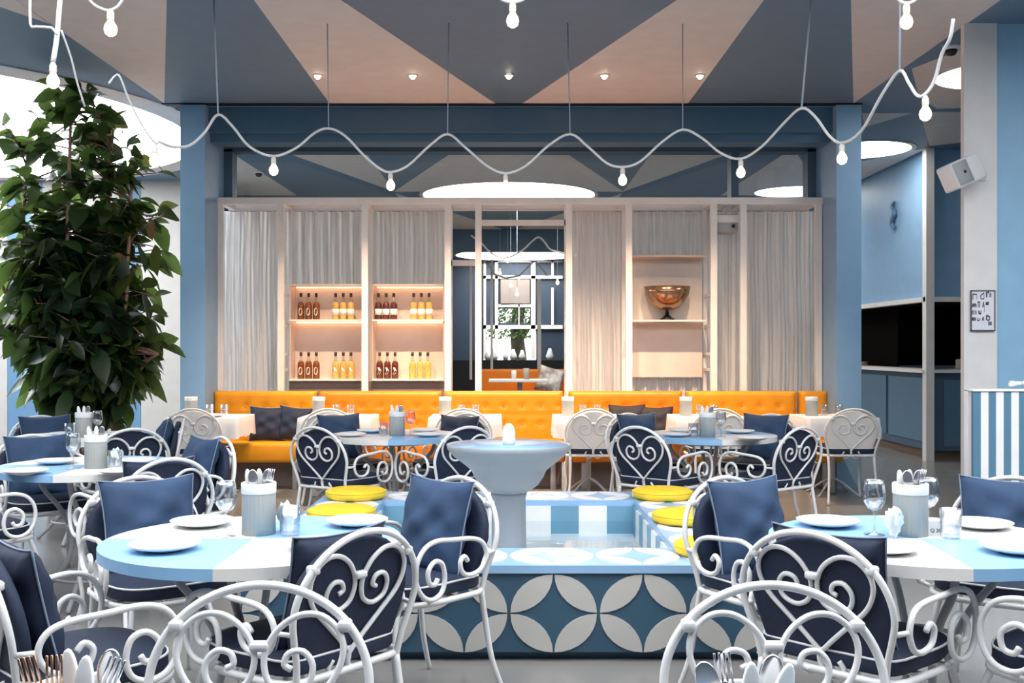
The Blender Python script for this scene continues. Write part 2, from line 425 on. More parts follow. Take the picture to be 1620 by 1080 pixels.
for i,(x,lb) in enumerate(((-.15,'left'),(.95,'right'))):
    e=empty('downlight',(x,20.6,CZ)); tag(e,'tiny downlight seen through the doorway, '+lb+' of the two','downlight','downlights beyond the doorway')
    MB().lathe([(.03,-.012),(.06,-.014),(.06,0),(.03,0)],20).build('trim_ring',M['ceil_w'],e)
    MB().lathe([(0,-.012),(.045,-.012),(.045,-.008),(0,-.008)],20).build('lens',M['spotlens'],e)
    L=bpy.data.lights.new('downlight_beam','SPOT'); L.energy=120; L.color=(1,.72,.45); L.spot_size=R(80); L.spot_blend=.8; L.shadow_soft_size=.04
    lo=bpy.data.objects.new('downlight_beam',L); col.objects.link(lo); lo.parent=e; lo.location=(0,0,-.03)
# ---------------------------------------------------------------- screen
SX=[-3.03,-2.39,-1.51,-.64,-.32,.63,1.26,2.15,2.46,3.25]
sf=empty('lattice_screen',(0,11.06,0)); tag(sf,'wide white metal lattice screen standing behind the orange bench','screen')
mb=MB().box(-3.07,3.29,0,.07,2.905,2.975).box(-3.07,3.29,.50,.56,2.905,2.975)
for x in SX: mb.box(x-.03,x+.03,.07,.50,2.91,2.97)
mb.build('top_frame',M['frame'],sf)
for x in SX:
    MB().box(x-.033,x+.033,0,.06,.0,2.905).build('front_post',M['frame'],sf)
    if x not in (-3.03,3.25): MB().box(x-.022,x+.022,.50,.55,0,2.905).build('rear_post',M['frame'],sf)
mb=MB()
for x in (-2.39,-.64,2.15,.63):
    for z in (1.15,1.32,1.62,1.95): mb.box(x-.014,x+.014,.06,.50,z,z+.03); 
mb.build('ladder_rung',M['frame'],sf)
mb=MB().box(-.32,.63,.5,.55,2.74,2.80).box(-.64,-.32,.5,.55,2.30,2.36); mb.build('lintel',M['frame'],sf)
# curtains
def curtain(x0,x1,y,z0,z1,label,seed,gather=0):
    rnd=random.Random(seed); n=int((x1-x0)*110); ph=[(rnd.uniform(8,14),rnd.uniform(0,6),.018),(rnd.uniform(25,40),rnd.uniform(0,6),.012),(rnd.uniform(60,90),rnd.uniform(0,6),.006)]
    mb=MB(); mb.smooth=True; rows=14; vs=[]
    for j in range(rows+1):
        z=z1+(z0-z1)*j/rows; amp=1+.5*j/rows
        for i in range(n+1):
            u=i/n; x=x0+(x1-x0)*u; yy=y
            for f,p,a in ph: yy+=a*amp*math.sin(f*2*PI*(x+.01*math.sin(3*z+p))/1.6+p)
            vs.append((x,yy,z))
    fs=[(j*(n+1)+i,j*(n+1)+i+1,(j+1)*(n+1)+i+1,(j+1)*(n+1)+i) for j in range(rows) for i in range(n)]
    mb.add(vs,fs); o=mb.build('thread_curtain',M['curtain']); tag(o,label,'curtain','thread curtains behind the lattice screen')
curtain(-3.25,-2.51,11.62,.05,2.90,'grey thread curtain at the far left end of the screen',1)
curtain(-2.50,-1.60,11.62,.05,2.90,'pale thread curtain behind the left bottle shelf',2)
curtain(-1.59,-.70,11.62,.05,2.90,'pale thread curtain behind the right bottle shelf',3)
curtain(.68,1.31,11.62,.05,2.90,'peach-lit thread curtain just right of the doorway',4)
curtain(1.32,2.25,11.62,.05,2.90,'thread curtain behind the bronze bowl',5)
curtain(2.26,2.57,11.62,.05,2.90,'narrow thread curtain below the grey projector',6)
curtain(2.58,3.42,11.62,.05,2.90,'grey thread curtain at the far right end of the screen',7)
# bottle shelves
def shelf_unit(x0,x1,label):
    e=empty('bottle_shelf',((x0+x1)/2,11.24,1.05)); tag(e,label,'shelf','shelves in the lattice screen'); w_=(x1-x0)/2
    MB().box(-w_,w_,.27,.285,0,1.03).build('back_panel',mat('shelf_back',(.72,.60,.53),.4),e)
    for z in (0.0,.635): MB().box(-w_,w_,.0,.27,z,z+.018).build('shelf_board',M['frame'],e)
    MB().box(-w_,w_,.02,.27,1.01,1.03).build('top_board',M['shelf'],e)
    for s in (-1,1): MB().box(s*w_-.006*s-.006,s*w_-.006*s+.006,.02,.27,.018,1.01).build('side_panel',M['shelf'],e)
    for z in (.622,1.0): MB().box(-w_+.03,w_-.03,.225,.245,z,z+.008).build('added_led_strip',M['led'],e)  # LED strips added for the warm glow on the shelves
shelf_unit(-2.34,-1.56,'two-tier blush bottle shelf on the left of the screen')
shelf_unit(-1.46,-.69,'two-tier blush bottle shelf nearest the doorway')
mb=MB().box(-2.35,-.68,11.3,11.34,.9,1.04); tag(mb.build('low_panel',M['taupe']),'low taupe panel under the two bottle shelves','panel')
def bottle(body,lab,style):
    e=empty('bottle'); 
    MB().lathe([(0,0),(.034,0),(.037,.006),(.037,.15),(.033,.172),(.022,.188)],20).build('body',M[body],e)
    MB().lathe([(.022,.188),(.015,.205),(.013,.215),(.013,.262)],16).build('neck',M['neck'],e)
    MB().lathe([(.0,.245),(.0155,.245),(.0155,.285),(.0,.287)],16).build('cap',M['cap'],e)
    if style=='band': MB().lathe([(.0378,.05),(.0378,.115)],20).build('label',M[lab],e)
    elif style=='oval':
        pts=circle(1,16); mb=MB(); vs=[(.0385*math.sin(.55*u),-.0385*math.cos(.55*u),.085+.042*v) for u,v in pts]; mb.add(vs,[tuple(range(16))]); mb.build('label',M[lab],e)
    else:
        mb=MB(); pts=[(-1,-.9),(.1,-.9),(1,0),(.1,.9),(-1,.9),(-.2,0)]; vs=[(.0385*math.sin(.55*u),-.0385*math.cos(.55*u),.085+.04*v) for u,v in pts]; mb.add(vs,[(0,1,2,5),(5,2,3,4)]); mb.build('label',M[lab],e)
    return e
lab2=mat('bottle_label_white',(.82,.82,.84),.6); M['lab2']=lab2
M['lab3']=mat('bottle_label_orange',(.90,.45,.20),.6)
groups=[(475,1,'amber','label','oval','amber'),(530,1,'gold','lab2','band','golden'),(598,1,'maroon','lab2','band','dark brown'),(654,1,'gold','lab2','band','honey-coloured'),
        (475,0,'amber','label','oval','amber'),(530,0,'gold','lab2','arrow','golden'),(600,0,'maroon','lab2','arrow','dark brown'),(652,0,'gold','lab3','oval','honey-coloured')]

for gx,lev,body,lab,sty,cn in groups:
    proto=bottle(body,lab,sty); register(proto)
    for k in range(3):
        X=((gx+k*12.2)-805)/F*11.32
        b=proto if k==0 else copy_tree(proto)
        b.location=(X,11.36,1.05+(.018 if lev==0 else .653))
        sh='left bottle shelf' if gx<560 else 'right bottle shelf'
        tr='upper' if lev else 'lower'
        side='left' if gx in(475,598,600) else 'right'
        tag(b,f'{["leftmost","middle","rightmost"][k]} {cn} bottle of the {side} trio, {tr} tier of the {sh}','bottle','bottles on the lattice screen shelves')
# bowl niche
e=empty('display_shelf',(1.71,11.24,1.68)); tag(e,'pale open display niche holding the bronze bowl','shelf')
MB().box(-.40,.40,0,.25,0,.018).build('shelf_board',M['frame'],e)
MB().box(-.40,.40,.27,.28,-.60,.70).build('back_panel',mat('niche_back',(.74,.66,.60),.4),e)
MB().box(-.40,.40,.02,.27,.69,.71).build('top_board',M['shelf'],e)
e=empty('bronze_bowl',(1.705,11.37,1.698)); tag(e,'big half-round bronze bowl on a small dark foot','bowl')
MB().lathe([(.0,.10),(.06,.105),(.13,.135),(.19,.19),(.232,.27),(.25,.36),(.243,.36),(.22,.27),(.18,.20),(.12,.15),(.0,.12)],40).build('bowl',M['bronze'],e)
MB().lathe([(.0,0),(.085,0),(.085,.008),(.05,.03),(.02,.06),(.018,.10),(.0,.10)],24).build('foot',M['black'],e)
e=empty('projector',(2.30,11.13,2.62)); tag(e,'grey boxy projector hung from the screen top beam','projector')
MB().rbox(-.12,.12,0,.26,0,.19,.012).build('housing',M['grille'],e)
MB().rbox(-.115,.118,-.006,.0,.10,.18,.002,1).build('front_cover',M['plastic'],e)
MB().rbox(.05,.085,-.012,.0,.045,.08,.003,1).build('lens',M['black'],e)
MB().rbox(-.02,.02,.10,.14,.19,.285,.004,1).build('mount',M['frame'],e)
# ---------------------------------------------------------------- benches
def bench(x0,x1,y,label,mt,front=True):
    e=empty('banquette_bench',((x0+x1)/2,y,0)); tag(e,label,'bench','tufted orange bench sections'); w_=(x1-x0)/2
    MB().rbox(-w_,w_,-.62,.0,.27,.46,.03).build('seat',mt,e)
    # tufted back: grid with dimples
    nx=max(8,int(w_*2/.03)); nz=22; mb=MB(); mb.smooth=True; vs=[]
    def dep(x,z):
        d=0
        for zz in (.62,.80):
            k=round(x/.19); 
            dx=x-k*.19; d=max(d,.020*math.exp(-(dx*dx+(z-zz)**2)/.0009))
        d+= .005*abs(math.cos(PI*x/.19))**8 + .006*math.exp(-((z-.71)**2)/.0003)
        return d
    for j in range(nz+1):
        z=.44+.51*j/nz
        for i in range(nx+1):
            x=-w_+2*w_*i/nx; ed=min(1,(w_-abs(x))/.03,(.95-z)/.035)
            vs.append((x,-.12+(dep(x,z) if front else 0)+.03*(1-math.sqrt(max(0,1-(1-max(ed,0))**2))),z))
    n1=len(vs)
    vs+= [(x,.04,z) for (x,y_,z) in vs[:n1]]
    G=lambda i,j,o=0:o+j*(nx+1)+i
    fs=[(G(i,j),G(i+1,j),G(i+1,j+1),G(i,j+1)) for j in range(nz) for i in range(nx)]
    fs+=[(G(i,j,n1),G(i,j+1,n1),G(i+1,j+1,n1),G(i+1,j,n1)) for j in range(nz) for i in range(nx)]
    fs+=[(G(i,nz),G(i+1,nz),G(i+1,nz,n1),G(i,nz,n1)) for i in range(nx)]+[(G(i+1,0),G(i,0),G(i,0,n1),G(i+1,0,n1)) for i in range(nx)]
    fs+=[(G(0,j),G(0,j+1),G(0,j+1,n1),G(0,j,n1)) for j in range(nz)]+[(G(nx,j+1),G(nx,j),G(nx,j,n1),G(nx,j+1,n1)) for j in range(nz)]
    mb.add(vs,fs); bk=mb.build('backrest',mt,e)
    for zz in (.62,.80):
        for k in range(-int((w_-.04)/.19),int((w_-.04)/.19)+1):
            if front: MB().lathe([(0,-.004),(.009,-.003),(.010,.002),(0,.004)],10).build('tuft_button',mt,bk,(k*.19,-.104,zz))
    MB().box(-w_+.02,w_-.02,-.30,-.02,0,.27).build('plinth',M['taupe'],e)
    for s in (-1,1): MB().rbox(s*(w_-.12)-.025,s*(w_-.12)+.025,-.58,-.53,0,.27,.005,1).build('leg',M['legm'],e)
pxs=[(340,501,'leftmost orange bench section, beside the left blue pier','orange_lit_yellow'),(507,698,'orange bench section under the two bottle shelves','orange'),(704,890,'orange bench section in front of the doorway','orange'),
     (900,1078,'orange bench section under the peach curtain, with two black cushions','orange'),(1086,1258,'orange bench section under the grey projector','orange_lit_yellow'),(1264,1307,'short orange bench end beside the right blue pier','orange_lit_yellow')]
for a,b,lb,mt in pxs:
    bench((a-805)/F*10.95,(b-805)/F*10.95,11.0,lb,M['orange' if mt=='orange' else 'orange_lit_yellow'])
bench(-.62,1.25,22.3,'far orange bench seen through the doorway',M['orange'],False)
# ---------------------------------------------------------------- chairs
def vz(v): return v if v<.45 else .45+(v-.45)*.9
def make_hoop(r=.0105):
    yb=lambda v:-.215-(v-.45)*.17
    pts=[]
    L=[(.205,.42),(.215,.50),(.236,.58),(.25,.655)]
    arc=[(.25*math.cos(a),.655+.245*math.sin(a)) for a in [PI*k/10 for k in range(1,10)]]
    full=L+arc+[(-u,v) for u,v in L[::-1]]
    return MB().tube([(u,yb(v),vz(v)) for u,v in full],r,8,smooth=4), yb
def back_outline(yb,k=.93):
    L=[(.19,.475),(.205,.52),(.225,.60),(.235,.66)]
    arc=[(.235*math.cos(a),.66+.22*math.sin(a)) for a in [PI*q/12 for q in range(1,12)]]
    return L+arc+[(-u,v) for u,v in L[::-1]]
def make_chair(arms=True, pad=True):
    e=empty('iron_armchair' if arms else 'iron_chair')
    hoop,yb=make_hoop(); hoop.build('back_hoop',M['iron'],e)
    heart=[(-.035,.455),(-.02,.44),(.005,.435),(.03,.445)] 
    H_=[(.06,.475),(.075,.445),(.05,.415),(.015,.425),(-.005,.475),(.03,.525),(.10,.60),(.165,.67),(.19,.735),(.18,.79),(.14,.828),(.09,.83),(.045,.80),(.018,.755),(.012,.71),(.028,.665),(.07,.645),(.112,.665),(.122,.71),(.10,.742),(.068,.738),(.058,.712),(.075,.70)]
    for s in (1,-1):
        MB().tube([(s*u,yb(v)-.006*(s+1)/2+.012,vz(v)) for u,v in H_],.0078,7,smooth=4).build('heart_scroll',M['iron'],e)
    MB().rbox(-.022,.022,yb(.75)-.008,yb(.75)+.022,vz(.742),vz(.766),.005,1).build('scroll_clamp',M['iron'],e)
    for s in (-1,1): MB().rbox(s*.192-.015,s*.192+.015,yb(.80)-.012,yb(.80)+.024,vz(.79),vz(.818),.005,1).build('scroll_clamp',M['iron'],e)
    sf_=[]; 
    seat=[(.225,-.19),(.245,-.05),(.25,.08),(.225,.18),(.15,.235),(0,.25)]
    out=[(x,y) for x,y in seat]+[(-x,y) for x,y in seat[-2::-1]]+[(-.12,-.215),(.12,-.215)]
    P=[Vector((x,y,0)) for x,y in out]; O=[(p.x,p.y) for p in catmull(P,3,True)]
    mb=MB().tube([(x,y,.435) for x,y in O],.012,6,closed=True,smooth=0)
    mb.box(-.235,.235,-.06,-.03,.43,.44).box(-.235,.235,.09,.12,.43,.44); mb.build('seat_frame',M['iron'],e)
    cu=MB().pad([(x*.97,y*.97) for x,y in O],.06,lambda u,v,w_:(u,v,.478+w_)).build('seat_cushion',M['navy'],e)
    MB().tube([(x*.965,y*.965,.498) for x,y in O],.004,5,closed=True,smooth=0).build('piping',M['pipe'],cu)
    for s in (1,-1):
        MB().tube([(s*.20,.205,.43),(s*.215,.235,.34),(s*.222,.24,.24),(s*.215,.225,.12),(s*.235,.25,0.003)],lambda t:.0125-.002*t,8,smooth=4).build('leg',M['iron'],e)
        MB().tube([(s*.205,-.21,.43),(s*.205,-.235,.30),(s*.215,-.26,.15),(s*.235,-.31,0.003)],lambda t:.0125-.002*t,8,smooth=4).build('leg',M['iron'],e)
    if arms:
        A=[(-.085,.575),(-.065,.595),(-.042,.575),(-.055,.535),(-.10,.518),(-.155,.533),(-.185,.585),(-.165,.635),(-.11,.658),(0,.668),(.09,.675),(.155,.655),(.192,.60),(.192,.53),(.16,.478),(.11,.46),(.062,.48),(.045,.53),(.06,.585),(.10,.60),(.135,.57),(.13,.525),(.10,.515),(.085,.535)]
        for s in (1,-1):
            q=[(s*(.262+.03*min(1,max(0,(y+.1)/.25))),y,z) for y,z in A]
            mb=MB().tube(q,.0096,8,smooth=4)
            mb.tube([(s*.247,yb(.60),.59),(s*.262,-.184,.59)],.008,6,smooth=0)
            mb.tube([(s*.235,.10,.437),(s*.286,.11,.458)],.008,6,smooth=0); mb.build('arm',M['iron'],e)
    if pad:
        bo=back_outline(yb)
        b=MB().pad(bo,.04,lambda u,v,w_:(u,yb(v)+.038+w_,vz(v)+.003)).build('back_cushion',M['navy'] if arms else M['cream'],e)
    return e
chA=make_chair(True,True); chN=make_chair(True,False); chB=make_chair(False,True)
register(chA)
for o in list(col.objects):
    if o.parent==chB and o.name.startswith('back_cushion'): tag(o,'off-white back pad')
def make_pillow(name,size,t,mt):
    mb=MB(); mb.smooth=True; n=16; vs=[]; rnd=random.Random(5)
    for side in (1,-1):
        for j in range(n+1):
            for i in range(n+1):
                u=-1+2*i/n; v=-1+2*j/n
                h=((1-abs(u)**2.6)*(1-abs(v)**2.6))**.55
                pin=1-.09*(1-abs(v)**2)*abs(u)**1.5; pv=1-.09*(1-abs(u)**2)*abs(v)**1.5
                wr=(.007*math.sin(7*u+4*v+2*math.sin(3*v))+.006*math.sin(5*u-9*v+1)+.004*math.sin(15*u*v+3*u))*h
                vs.append((u*size/2*pin, side*(h*t/2)+wr, v*size/2*pv))
    m=(n+1)**2; G=lambda i,j,o:o+j*(n+1)+i; fs=[]
    for o,f in ((0,0),(m,1)):
        for j in range(n):
            for i in range(n):
                q=(G(i,j,o),G(i+1,j,o),G(i+1,j+1,o),G(i,j+1,o)); fs.append(q if f else q[::-1])
    mb.add(vs,fs)
    o=mb.build(name,mt); me=o.data; bm=bmesh.new(); bm.from_mesh(me); bmesh.ops.remove_doubles(bm,verts=bm.verts[:],dist=.0005); bm.to_mesh(me); bm.free()
    rimv=[]
    for k in range(4*n):
        s,i=divmod(k,n)
        ij=[(i,0),(n,i),(n-i,n),(0,n-i)][s]; rimv.append(vs[G(ij[0],ij[1],0)])
    p=MB().tube(rimv,.0035,5,closed=True,smooth=0).build('piping',mt if mt==M['blackfab'] else M['pipe2'],o)
    return o
PIL={'p':make_pillow('throw_pillow',.40,.13,M['denim']),'n':make_pillow('throw_pillow',.38,.12,M['navy'])}
for k in PIL: register(PIL[k])
used=set()
def use(proto,key):
    if key not in used: used.add(key); return proto
    return copy_tree(proto)
def chair(bx,by,fx,fy,label,kind='A',pillow=None,plabel=None,grp=None,pk='p'):
    d=math.hypot(fx,fy); fx/=d; fy/=d
    proto={'A':chA,'N':chN,'B':chB}[kind]
    c=use(proto,kind); c.location=(bx+.285*fx, by+.285*fy, 0); a=math.atan2(fy,fx)-PI/2; c.rotation_euler=(0,0,a)
    tag(c,label,'chair',grp or 'white iron armchairs around the round tables')
    if plabel:
        p=use(PIL[pk],pk); 
        off=.285-.105  # from the back top towards the seat
        p.location=(bx+(off-.03)*fx,by+(off-.03)*fy,.672 if pk=='p' else .665)
        p.rotation_euler=(R(13),R(0),a)
        tag(p,plabel,'cushion','blue pillows on the iron armchairs')
T={1:(-.87,3.60),2:(1.40,3.60),3:(-2.32,5.87),5:(-3.14,7.75),6:(-.85,7.92),7:(1.50,7.92)}
register(chB)
t=T[1]
chair(-1.56,4.43,.64,-.77,'white iron armchair behind the left side of the near left table',plabel='blue pillow on the chair behind the left edge of the near left table')
chair(-1.50,2.93,.72,.65,'white iron armchair cropped by the left edge of the photo, nearest the camera',plabel='navy pillow on the armchair cropped at the lower left edge',pk='n')
chair(-.425,3.14,-.79,.61,'white iron armchair seen from behind at the near left table, heart back towards the camera',plabel='navy pillow poking out left of the heart back at the near left table',pk='n')
chair(-.20,4.42,-.72,-.70,'white iron armchair turned left between the near left table and the water basin',plabel='blue pillow on the chair left of the water basin')
t=T[2]
chair(.90,4.42,.55,-.83,'white iron armchair right of the water basin, behind the near right table',plabel='blue pillow on the chair right of the water basin')
chair(.885,3.12,.72,.69,'white iron armchair seen from behind at the near right table, heart back facing the camera',plabel='navy pillow poking out right of the heart back at the near right table',pk='n')
chair(2.12,4.42,-.55,-.83,'white iron armchair behind the right side of the near right table, before the striped stand',plabel='blue pillow at the right edge of the photo, before the striped stand')
chair(1.93,2.95,-.60,.70,'white iron armchair cropped by the right edge, in front of the near right table')
chair(-.565,2.42,.0,-1,'bare white iron armchair with no cushion behind its back, at the bottom left of centre','N',grp='bare iron armchairs facing the camera')
chair(.60,2.42,.0,-1,'bare white iron armchair with no cushion behind its back, at the bottom right','N',grp='bare iron armchairs facing the camera')
# table 3 (middle left)
chair(-2.97,6.57,.65,-.72,'white iron armchair far left behind the middle left table',plabel='blue pillow far left, behind the middle left table')
chair(-1.75,6.42,-.72,-.60,'white iron armchair at the right back of the middle left table',plabel='large blue pillow right of the middle left table')
chair(-1.66,5.17,-.70,.70,'white iron armchair seen from behind, directly above the left chair of the near left table',plabel='navy pillow on the chair in front of the middle left table',pk='n')
chair(-2.92,5.15,.66,.72,'white iron armchair cropped at the left edge, in front of the middle left table')
# table 5 (far left)
chair(-3.74,8.42,.62,-.68,'white iron armchair before the rubber plant, left of the farthest left table',plabel='dark blue pillow before the rubber plant')
chair(-2.52,7.08,-.5,.75,'white iron armchair seen from behind at the farthest left table, below the left pier',)
chair(-2.48,8.05,-.9,-.25,'white iron armchair turned left beside the left blue pier',plabel='blue pillow on the chair beside the left blue pier')
# table 6
chair(-1.325,7.22,.52,.85,'white iron armchair with heart back turned right, left of the middle table before the bench')
chair(-.28,7.26,-.60,.80,'white iron armchair with heart back turned left, just left of the pedestal bowl')
chair(-1.45,8.62,.6,-.7,'white iron armchair behind the left end of the table before the bottle shelves',plabel='blue pillow behind the left end of the table before the bottle shelves')
chair(-.34,8.70,-.5,-.8,'white iron armchair behind the right end of the table before the bottle shelves',plabel='navy pillow behind the right end of the table before the bottle shelves',pk='n')
# table 7
chair(.885,7.26,.68,.73,'white iron armchair with heart back, just right of the pedestal bowl')
chair(2.0,7.20,-.60,.80,'white iron armchair with heart back turned left, right of the table below the bronze bowl')
chair(.98,8.70,.5,-.8,'white iron armchair behind the left end of the table below the bronze bowl',plabel='blue pillow behind the left end of the table below the bronze bowl')
chair(2.15,8.62,-.6,-.7,'white iron armchair behind the right end of the table below the bronze bowl',plabel='blue pillow behind the right end of the table below the bronze bowl')
# armless chairs at the bench tables
BT=[(340,'the leftmost bench table'),(540,'the second bench table from the left'),(738,'the bench table left of the doorway'),(930,'the bench table under the peach curtain'),(1115,'the bench table under the grey projector'),(1312,'the rightmost bench table')]
for px,lb in BT:
    X=(px-805)/F*10.1
    chair(X,9.38,0,1,'armless white iron chair with pale back pad at '+lb,'B',grp='armless iron chairs facing the bench')
# ---------------------------------------------------------------- round tables
def make_table(x,y,rot,label):
    e=empty('round_table',(x,y,0)); tag(e,label,'table','round blue and white tables')
    top=MB(); n=64; r=.5
    for q in range(4):
        top.i=q%2; a0=rot+PI/2*q
        top.prism([(0,0)]+circle(r,17,0,0,a0,a0+PI/2,True),.713,.75)
    top.build('tabletop',[M['tblue'],M['twhite']],e)
    for k in range(4):
        a=PI/2*k; c,s=math.cos(a),math.sin(a)
        P=[(.30,.712),(.27,.62),(.17,.50),(.11,.36),(.13,.22),(.22,.10),(.32,.004)]
        MB().tube([(c*q,s*q,z) for q,z in P],.014,8,smooth=5).build('leg',M['legm'],e)
    MB().tube([(math.cos(a)*.128,math.sin(a)*.128,.42) for a in [2*PI*k/20 for k in range(20)]],.009,6,closed=True,smooth=0).tube([(math.cos(a)*.20,math.sin(a)*.20,.14) for a in [2*PI*k/20 for k in range(20)]],.009,6,closed=True,smooth=0).tube([(math.cos(a)*.29,math.sin(a)*.29,.695) for a in [2*PI*k/28 for k in range(28)]],.009,6,closed=True,smooth=0).build('brace_ring',M['legm'],e)
# quadrant 2 (from PI to 3PI/2) = front-left;  rot 0: q0 back-right blue, q1 back-left white, q2 front-left blue, q3 front-right white
make_table(*T[1],0,'round table with blue and white quarters, nearest at left, in front of the basin')
make_table(*T[2],PI/2-.07,'round table with blue and white quarters, nearest at right')
make_table(*T[3],0,'round table with blue and white quarters, second at left, cropped by the left edge')
make_table(*T[5],0,'round table with blue and white quarters, farthest left before the rubber plant')
make_table(*T[6],PI/2,'round table with blue and white quarters before the bottle shelves')
make_table(*T[7],0,'round table with blue and white quarters below the bronze bowl')
make_table(-.68,1.40,0,'round table just below the frame at bottom left, holding the copper cutlery')
make_table(.52,1.40,0,'round table just below the frame at bottom right, holding cutlery canister')
TN={1:'near left table',2:'near right table',3:'middle left table',5:'farthest left table',6:'table before the bottle shelves',7:'table below the bronze bowl'}
plate=MB().lathe([(0,0),(.055,0),(.06,.004),(.095,.012),(.112,.020),(.114,.024),(.11,.025),(.09,.019),(.055,.011),(0,.010)],48).build('plate',M['china'])
first=[True]
PP={1:[(565,822,'back right'),(260,860,'front left'),(320,823,'back left'),(505,858,'front right')],
    2:[(1310,823,'back left'),(1398,863,'front left'),(1550,826,'back right'),(1610,864,'front right')],
    3:[(40,744,'front left'),(88,728,'back left'),(192,744,'front right'),(215,727,'back right')],
    5:[(72,694,'front left'),(102,685,'back left'),(165,693,'front right'),(185,684,'back right')],
    6:[(555,686,'left'),(588,680,'back left'),(678,686,'front right'),(672,679,'back right')],
    7:[(1070,686,'front left'),(1080,679,'back left'),(1190,692,'front right'),(1170,681,'back right')]}
def onz(px,py,z): D=F*(H-z)/(py-550); return ((px-805)/F*D, D)
for k,L in PP.items():
    for px,py,q in L:
        X,Y=onz(px,py,.77)
        o=plate if first[0] else plate.copy()
        if not first[0]: col.objects.link(o)
        first[0]=False; o.location=(X,Y,.7505)
        tag(o,f'white plate at the {q} of the {TN[k]}','plate','white plates on the round tables')
# ---------------------------------------------------------------- canister, glasses
def make_canister():
    e=empty('cutlery_canister'); n=48; mb=MB(); mb.smooth=True; vs=[];
    for z in (0,.145):
        for k in range(n*2): 
            a=PI*k/n; rr=.057+(.0012 if k%4<2 else -.0006); vs.append((rr*math.cos(a),rr*math.sin(a),z))
    m=n*2; mb.add(vs,[(k,(k+1)%m,m+(k+1)%m,m+k) for k in range(m)]+[tuple(range(m))[::-1]]); mb.build('body',M['grey'],e)
    MB().lathe([(.0595,.143),(.0605,.146),(.0605,.177),(.059,.18),(.056,.177),(.055,.143),(.0595,.143)],48).build('rim',M['rim'],e); return e
can=make_canister(); register(can)
def make_wine():
    e=empty('wine_glass')
    MB().lathe([(0,.001),(.035,.001),(.035,.003),(.008,.008),(.004,.015),(.004,.075),(.010,.085)],28).build('stem',M['glass'],e)
    MB().lathe([(.004,.084),(.022,.092),(.036,.115),(.039,.14),(.034,.175),(.031,.19),(.030,.19),(.033,.175),(.038,.14),(.035,.116),(.021,.094),(.0,.087)],28).build('bowl',M['glass'],e); return e
wine=make_wine(); register(wine)
def make_tumbler():
    o=MB().lathe([(0,0),(.030,0),(.034,.005),(.037,.10),(.0355,.10),(.032,.012),(0,.012)],28).build('tumbler',M['glass']); return o
tumb=make_tumbler()
def make_napkin():
    rnd=random.Random(3); mb=MB(); bm=bmesh.new(); bmesh.ops.create_icosphere(bm,subdivisions=3,radius=1)
    for v in bm.verts:
        d=v.co.normalized(); k=1+.28*math.sin(5*d.x+3*d.z)*math.cos(7*d.y)+.14*math.sin(13*d.z+9*d.x)
        h=d.z; rr=.028*(.7+.5*(h+1)/2)*k; v.co=Vector((d.x*rr,d.y*rr,.055+.05*h*(1+.15*math.sin(9*d.x+4*d.y))))
    bm.verts.index_update(); mb.smooth=True; mb.add([v.co[:] for v in bm.verts],[[v.index for v in f.verts] for f in bm.faces]); bm.free()
    return mb.build('napkin',M['napkin'])
nap=make_napkin()
def put(key,proto,x,y,z,label,cat,grp,rz=0):
    o=use(proto,key); o.location=(x,y,z); o.rotation_euler=(0,0,rz); tag(o,label,cat,grp); return o
# cutlery: spoon, fork, knife with white handles
def make_spoon(name,mt):
    mb=MB(); mb.tube([(0,0,-.11),(0,.002,-.02),(0,.0,.03)],lambda t:.0035-.001*t,6)
    o=mb.build(name,mt)
    pts=circle(1,20); h=MB().pad([(u*.017,.062+v*.030) for u,v in pts],.006,lambda u,v,w_:(u,w_+.0*v,v)); h.build('bowl',mt,o); return o
def make_fork(name,mt):
    mb=MB(); mb.tube([(0,0,-.11),(0,0,.035)],.003,6)
    mb.rbox(-.012,.012,-.0015,.0015,.033,.055,.001,1)
    o=mb.build(name,mt)
    for k in range(4): MB().rbox(-.012+k*.0068,-.0085+k*.0068,-.0012,.0012,.054,.095,.0008,1).build('tine',mt,o)
    return o
def make_knife(name,mt):
    o=MB().tube([(0,0,-.11),(0,0,-.02),(0,0,.0)],.004,6).build(name,M['steel'])
    MB().pad([(u*.013+.0,.045+v*.048) for u,v in circle(1,20)],.010,lambda u,v,w_:(u,w_,v)).build('handle',mt,o); return o
SP=make_spoon('spoon',M['steel']); FK=make_fork('fork',M['steel']); KN=make_knife('knife',M['handle']); FC=make_fork('fork',M['copper'])
for o in (SP,FK,KN,FC): register(o)
TOOLS={'spoon':SP,'fork':FK,'knife':KN,'copper fork':FC}
TOOLC={'spoon':'spoon','fork':'fork','knife':'knife','copper fork':'fork'}
def cutlery(cx,cy,z,items,where):
    names={}
    for i,(kind,dx,dy,tx,ty,rz) in enumerate(items):
        o=use(TOOLS[kind],'cut_'+kind); o.location=(cx+dx,cy+dy,z+.135); o.rotation_euler=(R(tx),R(ty),R(rz))
        names.setdefault(kind,[]).append((dx,o))
    nm={'spoon':'steel spoon','fork':'steel fork','knife':'knife with broad white handle','copper fork':'copper-toned fork'}
    for kind,L in names.items():
        L.sort(key=lambda q:q[0]); n=len(L)
        for i,(dx,o) in enumerate(L):
            pos='' if n==1 else (['leftmost ','second ','third ','rightmost '][i] if n>3 else ['left ','right '][i] if n==2 else ['left ','middle ','right '][i])
            tag(o,f'{pos}{nm[kind]} standing in {where}',TOOLC[kind],'cutlery in the canisters')
CAN={1:(404,848),2:(1449,850),3:(146,742),5:(128,692),6:(627,690),7:(1121,692)}
std=[('knife',-.026,.0,0,-9,15),('knife',.0,.012,4,-1,10),('spoon',.02,.005,0,8,0),('fork',.03,-.015,-4,12,20),('spoon',-.012,-.02,-4,-4,0)]
